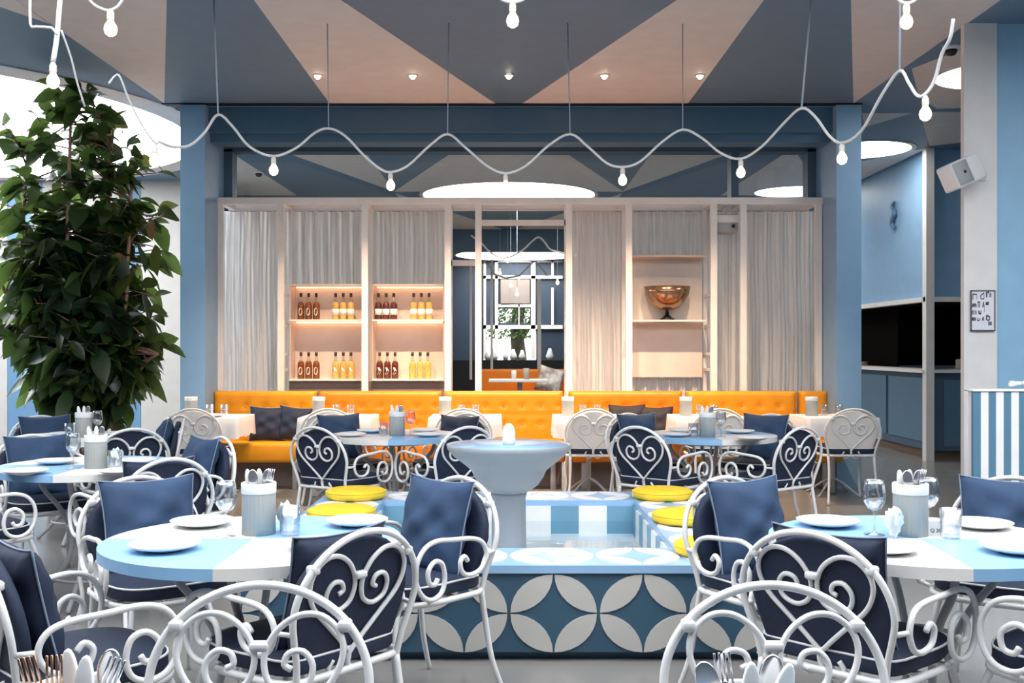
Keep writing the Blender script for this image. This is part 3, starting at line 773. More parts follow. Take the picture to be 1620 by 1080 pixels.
for k,(px,py) in CAN.items():
    X,Y=onz(px,py,.75); Y+=.05
    put('can',can,X,Y,.7502,f'grey ribbed cutlery canister with white rim on the {TN[k]}','canister','grey cutlery canisters')
    sgn=1 if k!=2 else 1
    cutlery(X,Y,.75,std if k in (1,2) else std[:3],f'canister on the {TN[k]}')
    if k in (1,3):
        put('wine',wine,X-.10,Y-.055,.7505,f'wine glass left of the canister on the {TN[k]}','wine glass','wine glasses')
        put('tum',tumb,X+.115,Y-.03,.7505,f'tumbler right of the canister on the {TN[k]}','glass','tumblers')
        put('nap',nap,X+.085 if k==1 else X+.095,Y+.045,.7505,f'crumpled pale blue napkin right of the canister on the {TN[k]}','napkin','pale blue napkins')
    elif k==2:
        put('wine',wine,X-.125,Y-.0,.7505,'wine glass left of the canister on the near right table','wine glass','wine glasses')
        put('wine',wine,X+.085,Y+.06,.7505,'wine glass behind the right side of the canister on the near right table','wine glass','wine glasses')
        put('tum',tumb,X+.115,Y-.06,.7505,'tumbler right of the canister on the near right table','glass','tumblers')
        put('nap',nap,X-.085,Y-.075,.7505,'crumpled pale blue napkin left of the canister on the near right table','napkin','pale blue napkins')
    else:
        put('tum',tumb,X-.10,Y,.7505,f'tumbler left of the canister on the {TN[k]}','glass','tumblers')
        put('wine',wine,X+.10,Y,.7505,f'wine glass right of the canister on the {TN[k]}','wine glass','wine glasses')
# folded card reading Q 20
def text_mesh(body,size,ext=.0006):
    cu=bpy.data.curves.new('t','FONT'); cu.body=body; cu.size=size; cu.extrude=ext; cu.resolution_u=3
    to=bpy.data.objects.new('t',cu); me=bpy.data.meshes.new_from_object(to); bpy.data.objects.remove(to); bpy.data.curves.remove(cu); return me
X,Y=onz(1449,850,.75)
e=empty('number_card',(X+.075,Y+.035,.7505)); tag(e,'small white table card beside the canister on the near right table','card')
MB().box(-.03,.03,0,.0015,0,.05).build('card',M['china'],e)
me=text_mesh('Q 20',.018); me.materials.append(M['ink']); o=bpy.data.objects.new('lettering',me); col.objects.link(o); o.parent=e; o.location=(-.012,-.0008,.012); o.rotation_euler=(PI/2,0,0)
# near-camera canisters
near1=[('copper fork',-.034,-.02,0,-14,10),('knife',-.008,.01,-2,-4,5),('knife',.018,-.02,0,4,0),('spoon',.03,.02,0,10,0),('fork',.036,-.025,-4,20,0),('copper fork',-.012,-.035,-8,-4,0)]
near2=[('spoon',-.034,.0,0,-18,0),('fork',-.018,.02,0,-8,0),('knife',.0,-.02,0,1,0),('knife',.030,-.015,0,16,0),('spoon',.03,.02,0,7,0)]
put('can',can,-.605,1.47,.7502,'grey ribbed cutlery canister at the bottom left corner of the photo','canister','grey cutlery canisters')
cutlery(-.605,1.47,.75,near1,'the bottom left canister')
put('can',can,.325,1.44,.7502,'grey ribbed cutlery canister below the bare chair at the bottom right','canister','grey cutlery canisters')
cutlery(.325,1.44,.75,near2,'the bottom right canister')
# ---------------------------------------------------------------- bistro tables along the bench
for i,(px,lb) in enumerate(BT):
    X=(px-805)/F*10.2; Y=10.08
    e=empty('bistro_table',(X,Y,0)); tag(e,'square white table with a short cloth, '+lb.replace('the ','',1),'table','square tables along the bench')
    MB().rbox(-.33,.33,-.30,.30,.725,.747,.004,1).build('tabletop',M['twhite'],e)
    MB().lathe([(.022,.02),(.022,.725)],16).build('column',M['legm'],e)
    for k in range(4):
        a=PI/4+PI/2*k; c,s=math.cos(a),math.sin(a)
        MB().tube([(0,0,.16),(c*.10,s*.10,.12),(c*.22,s*.22,.04),(c*.28,s*.28,.008)],.011,6).build('foot',M['legm'],e)
    # cloth: top sheet and falling sides with soft folds
    mb=MB(); mb.smooth=True; n=60; rings=[(1.0,.7505,0),(1.01,.745,.0),(1.015,.68,.006),(1.02,.62,.012),(1.025,.565,.018)]
    def sq(t):
        t=(t%1)*4; s,f=int(t),t-int(t); c=[(-.335,-.305),(.335,-.305),(.335,.305),(-.335,.305)]; a=c[s]; b=c[(s+1)%4]
        return (a[0]+(b[0]-a[0])*f, a[1]+(b[1]-a[1])*f)
    vs=[]
    for k_,z,amp in rings:
        for j in range(n):
            x,y=sq(j/n); w_=1+amp*2*math.sin(j*1.9+i); vs.append((x*k_*w_,y*k_*w_,z+(.012*math.sin(j*.8+i) if z<.57 else 0)))
    fs=[(a*n+j,a*n+(j+1)%n,(a+1)*n+(j+1)%n,(a+1)*n+j) for a in range(len(rings)-1) for j in range(n)]+[tuple(range(n))[::-1]]
    mb.add(vs,fs); tag(mb.build('tablecloth',M['cloth'],None,(X,Y,0)),'short white tablecloth over '+lb,'tablecloth','white cloths on the square tables')
    put('can',can,X-.20,Y+.02,.7515,'grey ribbed canister with white rim on '+lb,'canister','grey cutlery canisters')
    o=MB().lathe([(0,0),(.016,0),(.016,.06),(.008,.075),(.008,.10),(0,.10)],12).build('pepper_mill',M['black']); o.location=(X-.20,Y+.02,.7530); tag(o,'small dark mill standing in the canister on '+lb,'mill','dark mills in the bench canisters')
    for q,dx in (('left',-.05),('right',.09)):
        put('tum',tumb,X+dx,Y+.12,.7515,f'{q} one of two small tumblers on {lb}','glass','tumblers')
    put('plate2',plate.copy() if False else plate,0,0,0,'','','') if False else None
    o=plate.copy(); col.objects.link(o); o.location=(X+.05,Y-.15,.7515); tag(o,'white plate on '+lb,'plate','white plates on the square tables')
# things on the bench
def bpil(px,py,size,tilt,mt,key,label,roll=0):
    o=make_pillow('bench_cushion',size,.13,mt); D=10.72; p=W(px,py,D); o.location=(p.x,D-.05,.46+size/2-.01); o.rotation_euler=(R(-14),R(roll),R(tilt)); tag(o,label,'cushion','square cushions on the orange bench')
bpil(425,668,.36,12,M['navy'],'bn','navy square cushion on the orange bench, left of the pair',2)
bpil(466,668,.36,-12,M['navy'],'bn2','navy square cushion on the orange bench, right of the pair',5)
bpil(992,662,.38,5,M['blackfab'],'bb','left black square cushion on the orange bench under the peach curtain')
bpil(1036,665,.36,-4,M['blackfab'],'bb2','right black square cushion on the orange bench under the peach curtain')
# room beyond the doorway: table, cushion, stools
e=empty('dining_table',(.22,21.2,0)); tag(e,'white table before the far orange bench, seen through the doorway','table')
MB().rbox(-.62,.55,-.4,.4,.72,.77,.008).build('tabletop',M['twhite'],e); MB().lathe([(.05,0),(.05,.72)],16).build('column',M['legm'],e); MB().lathe([(0,0),(.3,0),(.3,.02),(.05,.04)],24).build('base',M['legm'],e)
mb=MB().lathe([(0,0),(.05,0),(.05,.18),(0,.18)],20); o=mb.build('canister',M['rim'],None,(.1,21.2,.771)); tag(o,'white canister on the table seen through the doorway','canister')
mb=MB().lathe([(0,0),(.06,0),(.06,.22),(0,.22)],20); o=mb.build('jar',M['grey'],None,(.35,21.25,.771)); tag(o,'grey glass jar on the table seen through the doorway','jar')
for i,(px,sc_) in enumerate(((772,1),(781,1.3),(800,.9),(812,1.1),(826,1.0),(870,1.2))):
    o=MB().lathe([(0,0),(.07*sc_,0),(.09*sc_,.10),(.05*sc_,.16*sc_+.05),(.03*sc_,.22*sc_+.05),(0,.22*sc_+.05)],16).build('jug',M['china'],None,((px-805)/F*28.5,28.5,1.071)); tag(o,['first','second','third','fourth','fifth','sixth'][i]+' white jug from the left on the far dark counter','jug','white jugs on the far counter')
o=MB().lathe([(0,0),(.12,0),(.15,.02),(.12,.02),(.15,.04),(.12,.04),(.15,.06),(0,.06)],24).build('plate_stack',mat('pale_wood',(.55,.35,.24),.6),None,(5.33,16.1,1.131)); tag(o,'stack of brown plates on the kitchen pass','plates')
o=MB().rbox(-.10,.10,-.10,.10,0,.13,.02).build('tin_box',M['taupe'],None,(5.72,13.2,1.131)); tag(o,'small dark tin at the right end of the kitchen pass','box')
o=make_pillow('striped_cushion',.55,.2,mat('far_cushion',(.75,.75,.78),.7,noise=.8,scale=5)); o.location=(.85,21.85,.735); o.rotation_euler=(R(-12),R(15),0); tag(o,'white and black patterned cushion on the far orange bench','cushion')
# ---------------------------------------------------------------- outdoors behind the far window
struct(MB().box(-6,6,30.02,44,-.12,-.02),'ground',M['green'])
e=empty('garden_tree',(.3,33.0,-.02)); tag(e,'dark leafy tree in bright light beyond the far window','tree')
MB().tube([(0,0,0),(.03,0,1.0),(-.05,0,2.0),(.1,0,3.2)],lambda t:.28-.1*t,12).tube([(0,0,1.6),(.5,.1,2.4),(.9,.1,3.2)],lambda t:.12-.06*t,8).build('trunk',M['trunkm'],e)
rnd=random.Random(9); mb=MB()
for _ in range(2600):
    a=rnd.uniform(0,2*PI); rr=rnd.uniform(.2,2.0)**.9; z=rnd.uniform(1.7,3.9); x=rr*math.cos(a)*1.1-.2; y=rr*math.sin(a)*.6
    s=.07; d=Vector((rnd.uniform(-1,1),rnd.uniform(-1,1),rnd.uniform(-1,1))).normalized(); u=d.orthogonal().normalized()*s; v=d.cross(u)
    c=Vector((x,y,z)); mb.add([c-u,c-v*.6,c+u,c+v*.6],[(0,1,2,3)])
mb.build('foliage',M['leaf'],e)
# ---------------------------------------------------------------- water basin
BX,BY,BH=0.0,5.92,.43
bs=empty('water_basin',(BX,BY,0)); tag(bs,'square raised water basin clad in blue tiles with white petals','fountain')
mb=MB()
mb.box(-1.2,1.2,-1.2,-.8,.04,BH-.035).box(-1.2,1.2,.8,1.2,.04,BH-.035).box(-1.2,-.8,-.8,.8,.04,BH-.035).box(.8,1.2,-.8,.8,.04,BH-.035)
mb.box(-1.15,1.15,-1.15,1.15,0,.04); mb.build('wall',M['tile_b'],bs)
mb=MB(); s=1.215; i_=.80
mb.prism([(-s,-s),(s,-s),(i_,-i_),(-i_,-i_)],BH-.035,BH).prism([(s,-s),(s,s),(i_,i_),(i_,-i_)],BH-.035,BH).prism([(s,s),(-s,s),(-i_,i_),(i_,i_)],BH-.035,BH).prism([(-s,s),(-s,-s),(-i_,-i_),(-i_,i_)],BH-.035,BH)
mb.build('rim',M['top_b'],bs)
def lens(cx,cy,r,q,n=9,shr=.965):
    # petal between two neighbouring cardinal points of the circle, quadrant q
    P=[]
    for k in range(n): a=PI/2*k/(n-1); P.append((math.cos(a),math.sin(a)))
    for k in range(1,n-1): a=PI/2*k/(n-1)+PI; P.append((1+math.cos(a)*1,1+math.sin(a)*1))
    mx,my=.5,.5; P=[(mx+(x-mx)*shr,my+(y-my)*shr) for x,y in P]
    c,s_=[(1,0),(0,1),(-1,0),(0,-1)][q]
    return [(cx+r*(x*c-y*s_), cy+r*(x*s_+y*c)) for x,y in P]
mb=MB()
cells=set()
for i in range(6):
    for j in range(6):
        if i in(0,5) or j in(0,5): cells.add((i,j))
for i,j in cells:
    for q in range(4): mb.prism(lens(-1.0+.4*i,-1.0+.4*j,.197,q),BH,BH+.003)
mb.build('rim_petal_tiles',M['top_w'],bs)
mb=MB()
for i in range(6):
    cx=-1.0+.4*i
    for q in range(4):
        L=lens(0,0,.190,q)
        mb.prism([(x,z) for x,z in L],0,.008,lambda x,z,d,cx=cx:(cx+x*1.035,-1.2-d,.215+z*.93))
        mb.prism([(x,z) for x,z in L],0,.008,lambda x,z,d,cx=cx:(cx+x*1.035,1.2+d,.215+z*.93))
        mb.prism([(x,z) for x,z in L],0,.008,lambda x,z,d,cx=cx:(-1.2-d,cx+x*1.035,.215+z*.93))
        mb.prism([(x,z) for x,z in L],0,.008,lambda x,z,d,cx=cx:(1.2+d,cx+x*1.035,.215+z*.93))
mb.build('side_petal_tiles',M['tile_w'],bs)
mb=MB()
for k in range(9):
    mb.i=k%2; a=-.8+1.6*k/9; b=a+1.6/9
    mb.box(a,b,.785,.80,.05,BH-.035); mb.box(a,b,-.80,-.785,.05,BH-.035); mb.box(-.80,-.785,a,b,.05,BH-.035); mb.box(.785,.80,a,b,.05,BH-.035)
mb.i=0; mb.build('inner_checker_band',[mat('inner_blue',(.16,.34,.48),.3),M['top_w']],bs)
MB().box(-.785,.785,-.785,.785,.04,.22).build('basin_floor',M['top_w'],bs)
mb=MB(); mb.add([(-.784,-.784,.30),(.784,-.784,.30),(.784,.784,.30),(-.784,.784,.30)],[(0,1,2,3)]); mb.build('water_surface',M['water'],bs)
pb=empty('pedestal_bowl',(0,BY,.06)); tag(pb,'grey pedestal fountain bowl standing in the middle of the basin','fountain bowl')
MB().lathe([(0,.161),(.115,.161),(.11,.19),(.098,.215),(.095,.50),(.10,.515),(.10,.53)],40).build('pedestal',M['conc'],pb)
MB().lathe([(.10,.53),(.125,.545),(.165,.575),(.195,.62),(.21,.655),(.25,.69),(.31,.735),(.345,.775),(.35,.80),(.343,.802),(.32,.79),(.18,.77),(0,.765)],56).build('bowl',mat('bowl_grey',(.30,.33,.37),.4),pb)
MB().lathe([(0,.785),(.33,.793),(.335,.797),(0,.797)],48).build('dish_top',M['top_b'],pb)
e=empty('fountain_spout',(0,BY,.858)); tag(e,'small white rounded spout on top of the pedestal bowl','spout')
MB().lathe([(0,0),(.034,0),(.036,.02),(.036,.07),(.028,.10),(.012,.118),(0,.12)],24).build('spout_body',M['handle'],e); MB().lathe([(.0,-.006),(.028,-.006),(.028,0),(0,0)],20).build('blue_foot',M['tblue'],e)
# yellow cushions on the rim
def ycush(px,py,label):
    X,Y=onz(px,py,BH+.05); 
    e=empty('round_cushion',(X,Y,BH+.004)); tag(e,label,'cushion','round yellow cushions on the basin rim')
    MB().lathe([(0,0),(.17,0),(.19,.012),(.195,.03),(.19,.048),(.17,.06),(.08,.062),(0,.060)],48).build('pad',M['yellow'],e)
    MB().tube([(math.cos(a)*.192,math.sin(a)*.192,.045) for a in [2*PI*k/40 for k in range(40)]],.004,5,closed=True,smooth=0).build('piping',M['yellow'],e)
ycush(563,776,'round yellow cushion at the back left corner of the basin rim')
ycush(540,806,'round yellow cushion on the left rim, half hidden by a plate')
ycush(1048,776,'round yellow cushion at the back right corner of the basin rim')
ycush(1087,812,'round yellow cushion in the middle of the right rim')
ycush(1132,860,'round yellow cushion nearest the camera on the right rim')
# ---------------------------------------------------------------- string lights
def bulb_make():
    e=empty('string_bulb')
    MB().lathe([(0,0),(.010,-.002),(.014,-.012),(.018,-.018),(.019,-.05),(.016,-.058),(0,-.058)],16).build('socket',M['socket'],e)
    MB().lathe([(.014,-.056),(.018,-.066),(.030,-.085),(.034,-.105),(.028,-.128),(.012,-.140),(0,-.142)],20).build('glass_bulb',M['bulb'],e); return e
bulb=bulb_make(); register(bulb)
DC=8.0
main=[(252,224,6.6),(272,232,6.8),(300,230,7.0),(325,208,7.2),(345,181,7.4),(368,200,7.5),(395,232,7.6),(433,247,7.7),(470,233,7.8),(498,210,7.9),(520,203,8.0),(545,214,8),(575,245,8),(600,266,8),(618,272,8),(645,262,8),(680,230,8),(708,212,8),(735,232,8),(770,262,8),(800,274,8),(832,262,8),(868,230,8),(902,212,8),(930,232,8),(960,258,8),(985,264,8),(1012,256,8),(1048,224,8),(1080,205,8),(1110,218,8),(1140,242,7.9),(1172,251,7.8),(1205,232,7.6),(1240,195,7.4),(1268,171,7.2),(1290,185,7.1),(1312,215,7.0),(1332,226,6.9),(1362,208,6.6),(1395,150,6.3),(1423,112,6.1),(1437,130,6.0),(1450,150,5.9),(1462,150,5.85),(1478,128,5.8),(1490,85,5.7),(1503,60,5.6),(1508,30,5.55)]
o=MB().tube([W(*p) for p in main],.0095,7,smooth=4).build('festoon_cord',M['cord']); tag(o,'white festoon cord swagging in waves across the front of the portal','cord')
def rods(L,label):
    for (x0,y0,d,x1,y1),lb in zip(L,label):
        thick='pier' in lb and 'shelves' not in lb
        a=W(x0,y0,d); 
        if y1 is None: b=Vector((a.x,a.y,CZ))
        else: b=W(x1,y1,d); b=Vector((b.x,b.y,CZ)) if True else b
        o=MB().tube([a,(a*.5+b*.5),b],.007 if thick else .0045,6,smooth=0).build('suspension_rod',M['rod']); tag(o,lb,'rod','rods holding the festoon cord')
rods([(345,181,7.4,338,0),(520,204,8,518,150),(708,213,8,710,28),(902,213,8,898,28),(1080,206,8,1080,100),(1268,172,7.2,1285,0),(1423,113,6.1,1425,0)],
     ['white rod above the cord peak at the left blue pier','thin rod above the cord peak left of the bottle shelves','thin rod above the cord peak left of the doorway','thin rod above the cord peak right of the doorway','thin rod above the cord peak over the bronze bowl','thin rod above the cord peak left of the right pier','rod above the cord peak between the right pier and the white column'])
BL=[(245,228,6.5,'bulb among the upper leaves at the left end of the cord'),(433,247,7.7,'bulb above the left end of the lattice screen'),(618,272,8,'bulb above the right bottle shelf'),(800,274,8,'bulb before the wide white disc light'),(985,264,8,'bulb above the peach curtain'),(1172,251,7.8,'bulb above the grey projector'),(1332,226,6.9,'bulb before the right blue pier'),(1464,151,5.85,'bulb left of the white column'),
    (175,14,5.4,'large bulb near the top left corner'),(811,2,5.6,'large bulb at the middle of the top edge'),(1434,4,5.6,'large bulb near the top right corner'),(84,98,5.6,'bulb in the glare of the skylight at left')]
for x,y,d,lb in BL:
    o=use(bulb,'bulb'); p=W(x,y,d); o.location=p; tag(o,'warm '+lb,'light bulb','bulbs of the festoon lights')
for x,y,d,lb in ((803,408,20,'far bulb highest behind the doorway'),(808,446,19,'far bulb in the middle of the doorway'),(818,459,18,'lowest far bulb in the doorway'),(882,442,19,'far bulb at the right edge of the doorway'),(791,428,21,'far bulb at the left side of the doorway')):
    o=use(bulb,'bulb'); p=W(x,y-4,d); o.location=p; tag(o,lb,'light bulb','bulbs seen through the doorway')
    c=MB().tube([p+Vector((0,0,-.004)),Vector((p.x,p.y,CZ))],.004,5,smooth=0).build('bulb_cord',M['rod']); tag(c,lb.replace('bulb','cord holding the bulb',1),'cord','cords seen through the doorway')
o=MB().tube([W(x,y,21.0) for x,y in ((745,372),(762,385),(777,400),(800,408),(826,396),(840,383),(852,375),(862,383),(872,395),(900,402))],.02,6,smooth=4).build('festoon_cord',M['cord']); tag(o,'far white cord swagging before the beam seen through the doorway','cord')
o=MB().tube([W(x,y,23.0) for x,y in ((757,428),(767,414),(783,434),(800,440),(822,436),(846,412),(866,436))],.022,6,smooth=0).build('festoon_cord',M['cord']); tag(o,'thick far white zigzag cord before the far window','cord')
# nearer cords
o=MB().tube([W(84,98,5.6),W(90,60,5.6),W(95,0,5.6),W(97,-20,5.6)],.014,8,smooth=3).tube([W(97,48,5.6),W(112,90,5.7),(W(122,130,5.8)),W(134,168,5.9)],.006,6,smooth=3).build('festoon_cord',M['cord']); tag(o,'white hanging cord with bulb in front of the skylight at left','cord')
o=MB().tube([W(135,-8,5.4),W(150,8,5.4),W(168,16,5.4),W(178,15,5.4),W(188,8,5.4),W(197,-6,5.4)],.007,6,smooth=4).build('festoon_cord',M['cord']); tag(o,'short piece of cord at the top left holding a large bulb','cord')
o=MB().tube([W(48,-8,5.3),W(48,38,5.3),W(56,42,5.3),W(82,44,5.3),W(90,55,5.3)],.007,6,smooth=2).build('festoon_cord',M['cord']); tag(o,'bent pipe-like cord in the upper left corner','cord')
o=MB().tube([W(172,132,6.2),W(182,120,6.2),W(190,122,6.2),W(205,160,6.3),W(225,198,6.4),W(245,226,6.5),W(252,224,6.6)],.006,6,smooth=4).build('festoon_cord',M['cord']); tag(o,'thin cord dropping through the upper leaves of the rubber plant','cord')
o=MB().tube([W(770,-30,5.6),W(790,-4,5.6),W(811,3,5.6),W(832,-4,5.6),W(852,-30,5.6)],.009,6,smooth=4).build('festoon_cord',M['cord']); tag(o,'piece of cord at the top middle holding a large bulb','cord')
o=MB().tube([W(1400,-30,5.6),W(1420,-2,5.6),W(1434,5,5.6),W(1450,-2,5.6),W(1470,-30,5.6)],.009,6,smooth=4).build('festoon_cord',M['cord']); tag(o,'piece of cord at the top right holding a large bulb','cord')
# ---------------------------------------------------------------- speaker, sign, camera dome, ornament, plaque
e=empty('wall_speaker',(3.44,7.98,H+272*8/F)); tag(e,'white loudspeaker tilted down on a bracket on the white column','speaker')
sp=MB().rbox(-.15,.12,-.13,.05,-.10,.10,.02); o=sp.build('cabinet',M['plastic'],e,(-.06,-.06,0)); o.rotation_euler=(R(-8),R(-22),R(18))
g=MB().rbox(-.145,-.01,-.137,-.128,-.085,.085,.004,1).build('grille',M['grille'],o); MB().rbox(-.075,-.055,-.143,-.136,-.01,.012,.002,1).build('badge',M['black'],g)
MB().tube([(.0,-.06,-.0),(.05,-.05,-.01),(.14,-.02,-.01),(.14,.02,-.01)],.012,8,smooth=3).rbox(.11,.17,.0,.02,-.04,.03,.004,1).build('bracket',M['plastic'],e)
p0=W(1537,522,7.98); e=empty('wall_sign',(p0.x,7.99,p0.z)); tag(e,'white framed notice board with dark lettering on the white column','sign')
w_,h_=.175,.295
MB().box(0,w_,-.006,0,0,h_).build('board',M['paper'],e)
MB().box(-.005,.002,-.012,0,-.005,h_+.005).box(w_-.002,w_+.005,-.012,0,-.005,h_+.005).box(-.005,w_+.005,-.012,0,-.007,.002).box(-.005,w_+.005,-.012,0,h_-.002,h_+.006).build('frame',mat('sign_frame',(.10,.10,.12),.4),e)
mb=MB(); rnd=random.Random(4)
def glyphs(spec):
    # strokes (x0,y0,x1,y1,width) in sign units
    for x0,y0,x1,y1,t_ in spec:
        dx,dy=x1-x0,y1-y0; L=math.hypot(dx,dy); nx,ny=-dy/L*t_/2,dx/L*t_/2
        mb.prism([(x0+nx,y0+ny),(x1+nx,y1+ny),(x1-nx,y1-ny),(x0-nx,y0-ny)],.006,.0072,lambda x,z,d:(x*w_,-d,z*h_))
G=[(.03,.78,.03,.90,.02),(.08,.78,.08,.92,.02),(.05,.92,.24,.92,.03),(.23,.78,.23,.92,.02),
 (.42,.80,.40,.88,.03),(.40,.88,.55,.96,.03),(.55,.80,.55,.96,.02),(.42,.80,.55,.80,.03),(.66,.84,.66,1-.02,.05),(.70,.97,.76,.97,.05),(.78,.84,.80,.96,.03),(.85,.84,.84,.95,.03),
 (.04,.58,.07,.68,.04),(.07,.68,.12,.60,.04),(.12,.60,.16,.69,.04),(.17,.58,.19,.68,.03),(.22,.58,.22,.66,.02),(.30,.58,.30,.72,.03),(.36,.58,.36,.72,.03),(.26,.72,.38,.72,.03),(.50,.58,.53,.72,.05),(.64,.64,.64,.72,.05),(.68,.64,.69,.72,.05),(.72,.64,.73,.73,.05),
 (.04,.41,.05,.51,.03),(.10,.41,.10,.51,.03),(.05,.41,.10,.41,.02),(.17,.41,.17,.51,.03),(.22,.41,.22,.50,.02),(.17,.41,.22,.41,.02),(.32,.50,.34,.42,.05),(.34,.42,.41,.42,.05),(.41,.42,.42,.50,.03),(.56,.46,.57,.66,.01),
 (.04,.24,.05,.33,.04),(.09,.24,.09,.33,.05),(.14,.24,.15,.33,.04),(.19,.24,.19,.32,.03),(.27,.24,.28,.32,.03),(.27,.24,.34,.25,.03),(.36,.25,.38,.31,.03),(.47,.24,.51,.34,.03),(.55,.24,.52,.34,.03),(.49,.27,.55,.27,.02),(.66,.26,.66,.38,.05),(.66,.38,.80,.34,.04),(.80,.34,.78,.26,.04),(.68,.25,.78,.26,.04),(.76,.12,.76,.22,.05),(.82,.12,.82,.22,.04),(.87,.13,.87,.22,.03)]
glyphs(G); mb.build('lettering',M['ink'],e)
# security camera domes
for p,lb in ((W(1505,25,8.6),'small black dome camera under the ceiling beside the white column'),(W(409,274,11.2),'small dark dome camera behind the transom glass at left')):
    z=CZ if p.z>3.0 and p.y<10 else None
    e=empty('dome_camera',(p.x,p.y if p.y<10 else 13.6*1, CZ) if True else p)
    if p.y>10: q=W(409,274,13.6); e.location=(q.x*1.08,14.7,CZ)
    tag(e,lb,'camera','dome cameras on the ceiling')
    MB().lathe([(0,0),(.07,0),(.07,-.03),(.055,-.035),(0,-.035)],24).build('housing',M['plastic'],e); MB().lathe([(.048,-.035),(.044,-.06),(.03,-.078),(0,-.085)],20).build('dome',M['black'],e)
# seahorse-like ornament on the kitchen wall
e=empty('wall_ornament',(5.20,14.15,3.0)); tag(e,'small dark curled ornament on the blue wall above the kitchen pass','ornament')
P=[(.0,.36),(.07,.33),(.08,.27),(.02,.23),(.0,.19),(.05,.14),(.09,.08),(.06,.02),(.0,-.0),(-.02,.03)]
mb=MB().tube([(-.03,y,z) for y,z in P],lambda t:.016+.022*math.sin(PI*min(1,t*1.1)),8,smooth=4); mb.build('figure',M['beam_b'],e)
o=MB().box(0,.17,-.01,0,0,.12).build('wall_plaque',M['paper'],None,(W(14,520,15.48).x,15.49,W(14,520,15.4).z)); tag(o,'small pale plaque on the blue wall strip at far left','plaque')
# ---------------------------------------------------------------- striped stand with flowers
e=empty('striped_stand',(4.1,6.75,0)); tag(e,'blue and white vertically striped service stand at the right edge','stand')
MB().box(-1.11,.6,.03,.12,0,1.12).build('body',M['stripe_w'],e)
mb=MB()
for k in range(18):
    mb.i=k%2; mb.box(-1.13+k*.0485*2/2,-1.13+(k+1)*.0485,.0,.03,0,1.12)
for k in range(18,36): mb.i=k%2; mb.box(-1.13+k*.0485,min(.6,-1.13+(k+1)*.0485),.0,.03,0,1.12)
mb.i=0; mb.build('striped_front',[M['stripe_b'],M['stripe_w']],e)
MB().rbox(-1.135,.61,-.01,.13,1.12,1.135,.004,1).build('top_board',M['stripe_w'],e)
mb=MB(); rnd=random.Random(2)
for k in range(34):
    x=3.22+rnd.uniform(0,.5); z=1.137+rnd.uniform(.0,.03); y=6.76+rnd.uniform(0,.10)
    mb.pad([(u*.02,v*.02) for u,v in circle(1,6)],.02,lambda u,v,w_,x=x,y=y,z=z:(x+u,y+v,z+.012+w_))
tag(mb.build('flower_garland',M['petal']),'white flowers lying along the top of the striped stand','flowers',None,'stuff')
# ---------------------------------------------------------------- rubber plant
e=empty('rubber_plant',(-3.75,9.35,0)); tag(e,'tall dark rubber plant with glossy leaves in front of the left wall','plant')
MB().lathe([(0,0),(.24,0),(.30,.05),(.34,.45),(.35,.48),(.33,.50),(.31,.48),(.30,.42),(0,.42)],36).build('pot',M['pot'],e)
MB().lathe([(0,.42),(.30,.42),(.29,.44),(0,.45)],24).build('soil',M['soil'],e)
rnd=random.Random(11)
stems=[[(0,0,.42),(-.05,.05,1.0),(.12,.0,1.8),(.22,-.05,2.6),(.28,-.1,3.3)],[(.05,.05,.42),(.15,0,.9),(.35,-.05,1.6),(.42,-.1,2.3),(.45,-.1,3.0)],[(-.05,0,.42),(-.2,.0,1.1),(-.35,-.05,1.8),(-.5,-.1,2.4),(-.45,-.1,3.2)],[(0,-.05,.42),(.05,-.15,1.2),(-.05,-.25,2.0),(-.02,-.3,2.8),(0,-.3,3.5)],[(0,.1,.42),(-.3,.1,1.0),(-.6,.05,1.6),(-.8,.0,2.1)],[(.05,0,.42),(.3,-.05,.9),(.55,-.1,1.25),(.7,-.15,1.35)]]
stc=mat('young_stem',(.42,.25,.17),.6)
nodes=[]
for s_ in stems:
    MB().tube(s_,lambda t:.026-.014*t,7,smooth=4).build('stem',stc if s_ in stems[:4] else M['bark'],e)
    C=catmull([Vector(p) for p in s_],6); nodes+= [c for c in C if c.z>.85]
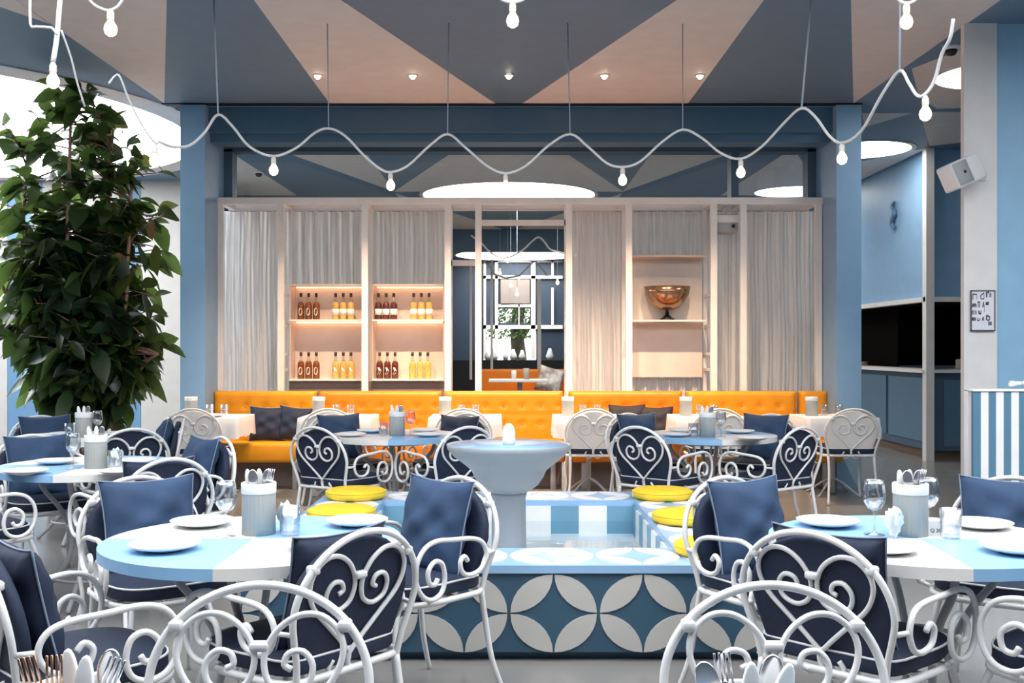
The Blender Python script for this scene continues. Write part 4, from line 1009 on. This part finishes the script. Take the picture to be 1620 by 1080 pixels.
def env(z):  # radial reach of the crown by height
    K=[(.85,.26),(1.1,.50),(1.4,.66),(1.8,.56),(2.2,.66),(2.7,.76),(3.1,.74),(3.5,.58),(3.8,.35)]
    for (a,b),(c,d) in zip(K,K[1:]):
        if a<=z<=c: return b+(d-b)*(z-a)/(c-a)
    return .3
mb=MB(); mb.smooth=True; tw=MB()
for i in range(400):
    n0=rnd.choice(nodes)
    if n0.z>2.4 and rnd.random()<.40+.15*(n0.z-2.4): continue
    a=rnd.uniform(0,2*PI); z=min(3.70,n0.z+rnd.uniform(-.2,.45)); reach=env(max(.85,min(3.8,z)))*rnd.uniform(.3,1.0)
    tip=Vector((math.cos(a)*reach*1.1,math.sin(a)*reach*.75-.05,z)); mid=(n0+tip)*.5+Vector((0,0,.06)); tw.tube([n0,mid,tip],lambda t:.010-.006*t,5,smooth=2)
    for k in range(6):
        t_=.45+.55*k/5; c=n0*(1-t_)+tip*t_+Vector((0,0,.05*math.sin(PI*t_)))
        b_=a+rnd.uniform(-2.2,2.2); L=rnd.uniform(.17,.30); wd=L*rnd.uniform(.22,.31); dr=rnd.uniform(-1.1,.9) if z<2.4 else rnd.uniform(-.5,1.2)
        d=Vector((math.cos(b_),math.sin(b_),dr)).normalized(); sd=d.cross(Vector((0,0,1))).normalized()
        sd=(Matrix.Rotation(rnd.uniform(-1.3,1.3),3,d)@sd); up=sd.cross(d); c=c+Vector((rnd.uniform(-.03,.03),rnd.uniform(-.03,.03),rnd.uniform(-.03,.03)))
        vs=[];ns=6; droop=rnd.uniform(.3,1.3)
        for q in range(ns+1):
            u=q/ns; ww=wd*math.sin(PI*min(1,u*.96+.03)**1.15); ce=c+d*(L*u)+Vector((0,0,-droop*L*u*u*.5)); vs+= [ce-sd*ww+up*(.22*ww),ce,ce+sd*ww+up*(.22*ww)]
        fs=[]
        for q in range(ns): fs+=[(q*3,q*3+1,q*3+4,q*3+3),(q*3+1,q*3+2,q*3+5,q*3+4)]
        if max((c+d*L).z,c.z)<3.80: mb.add(vs,fs)
tw.build('twigs',M['bark'],e); mb.build('foliage',M['leaf'],e)
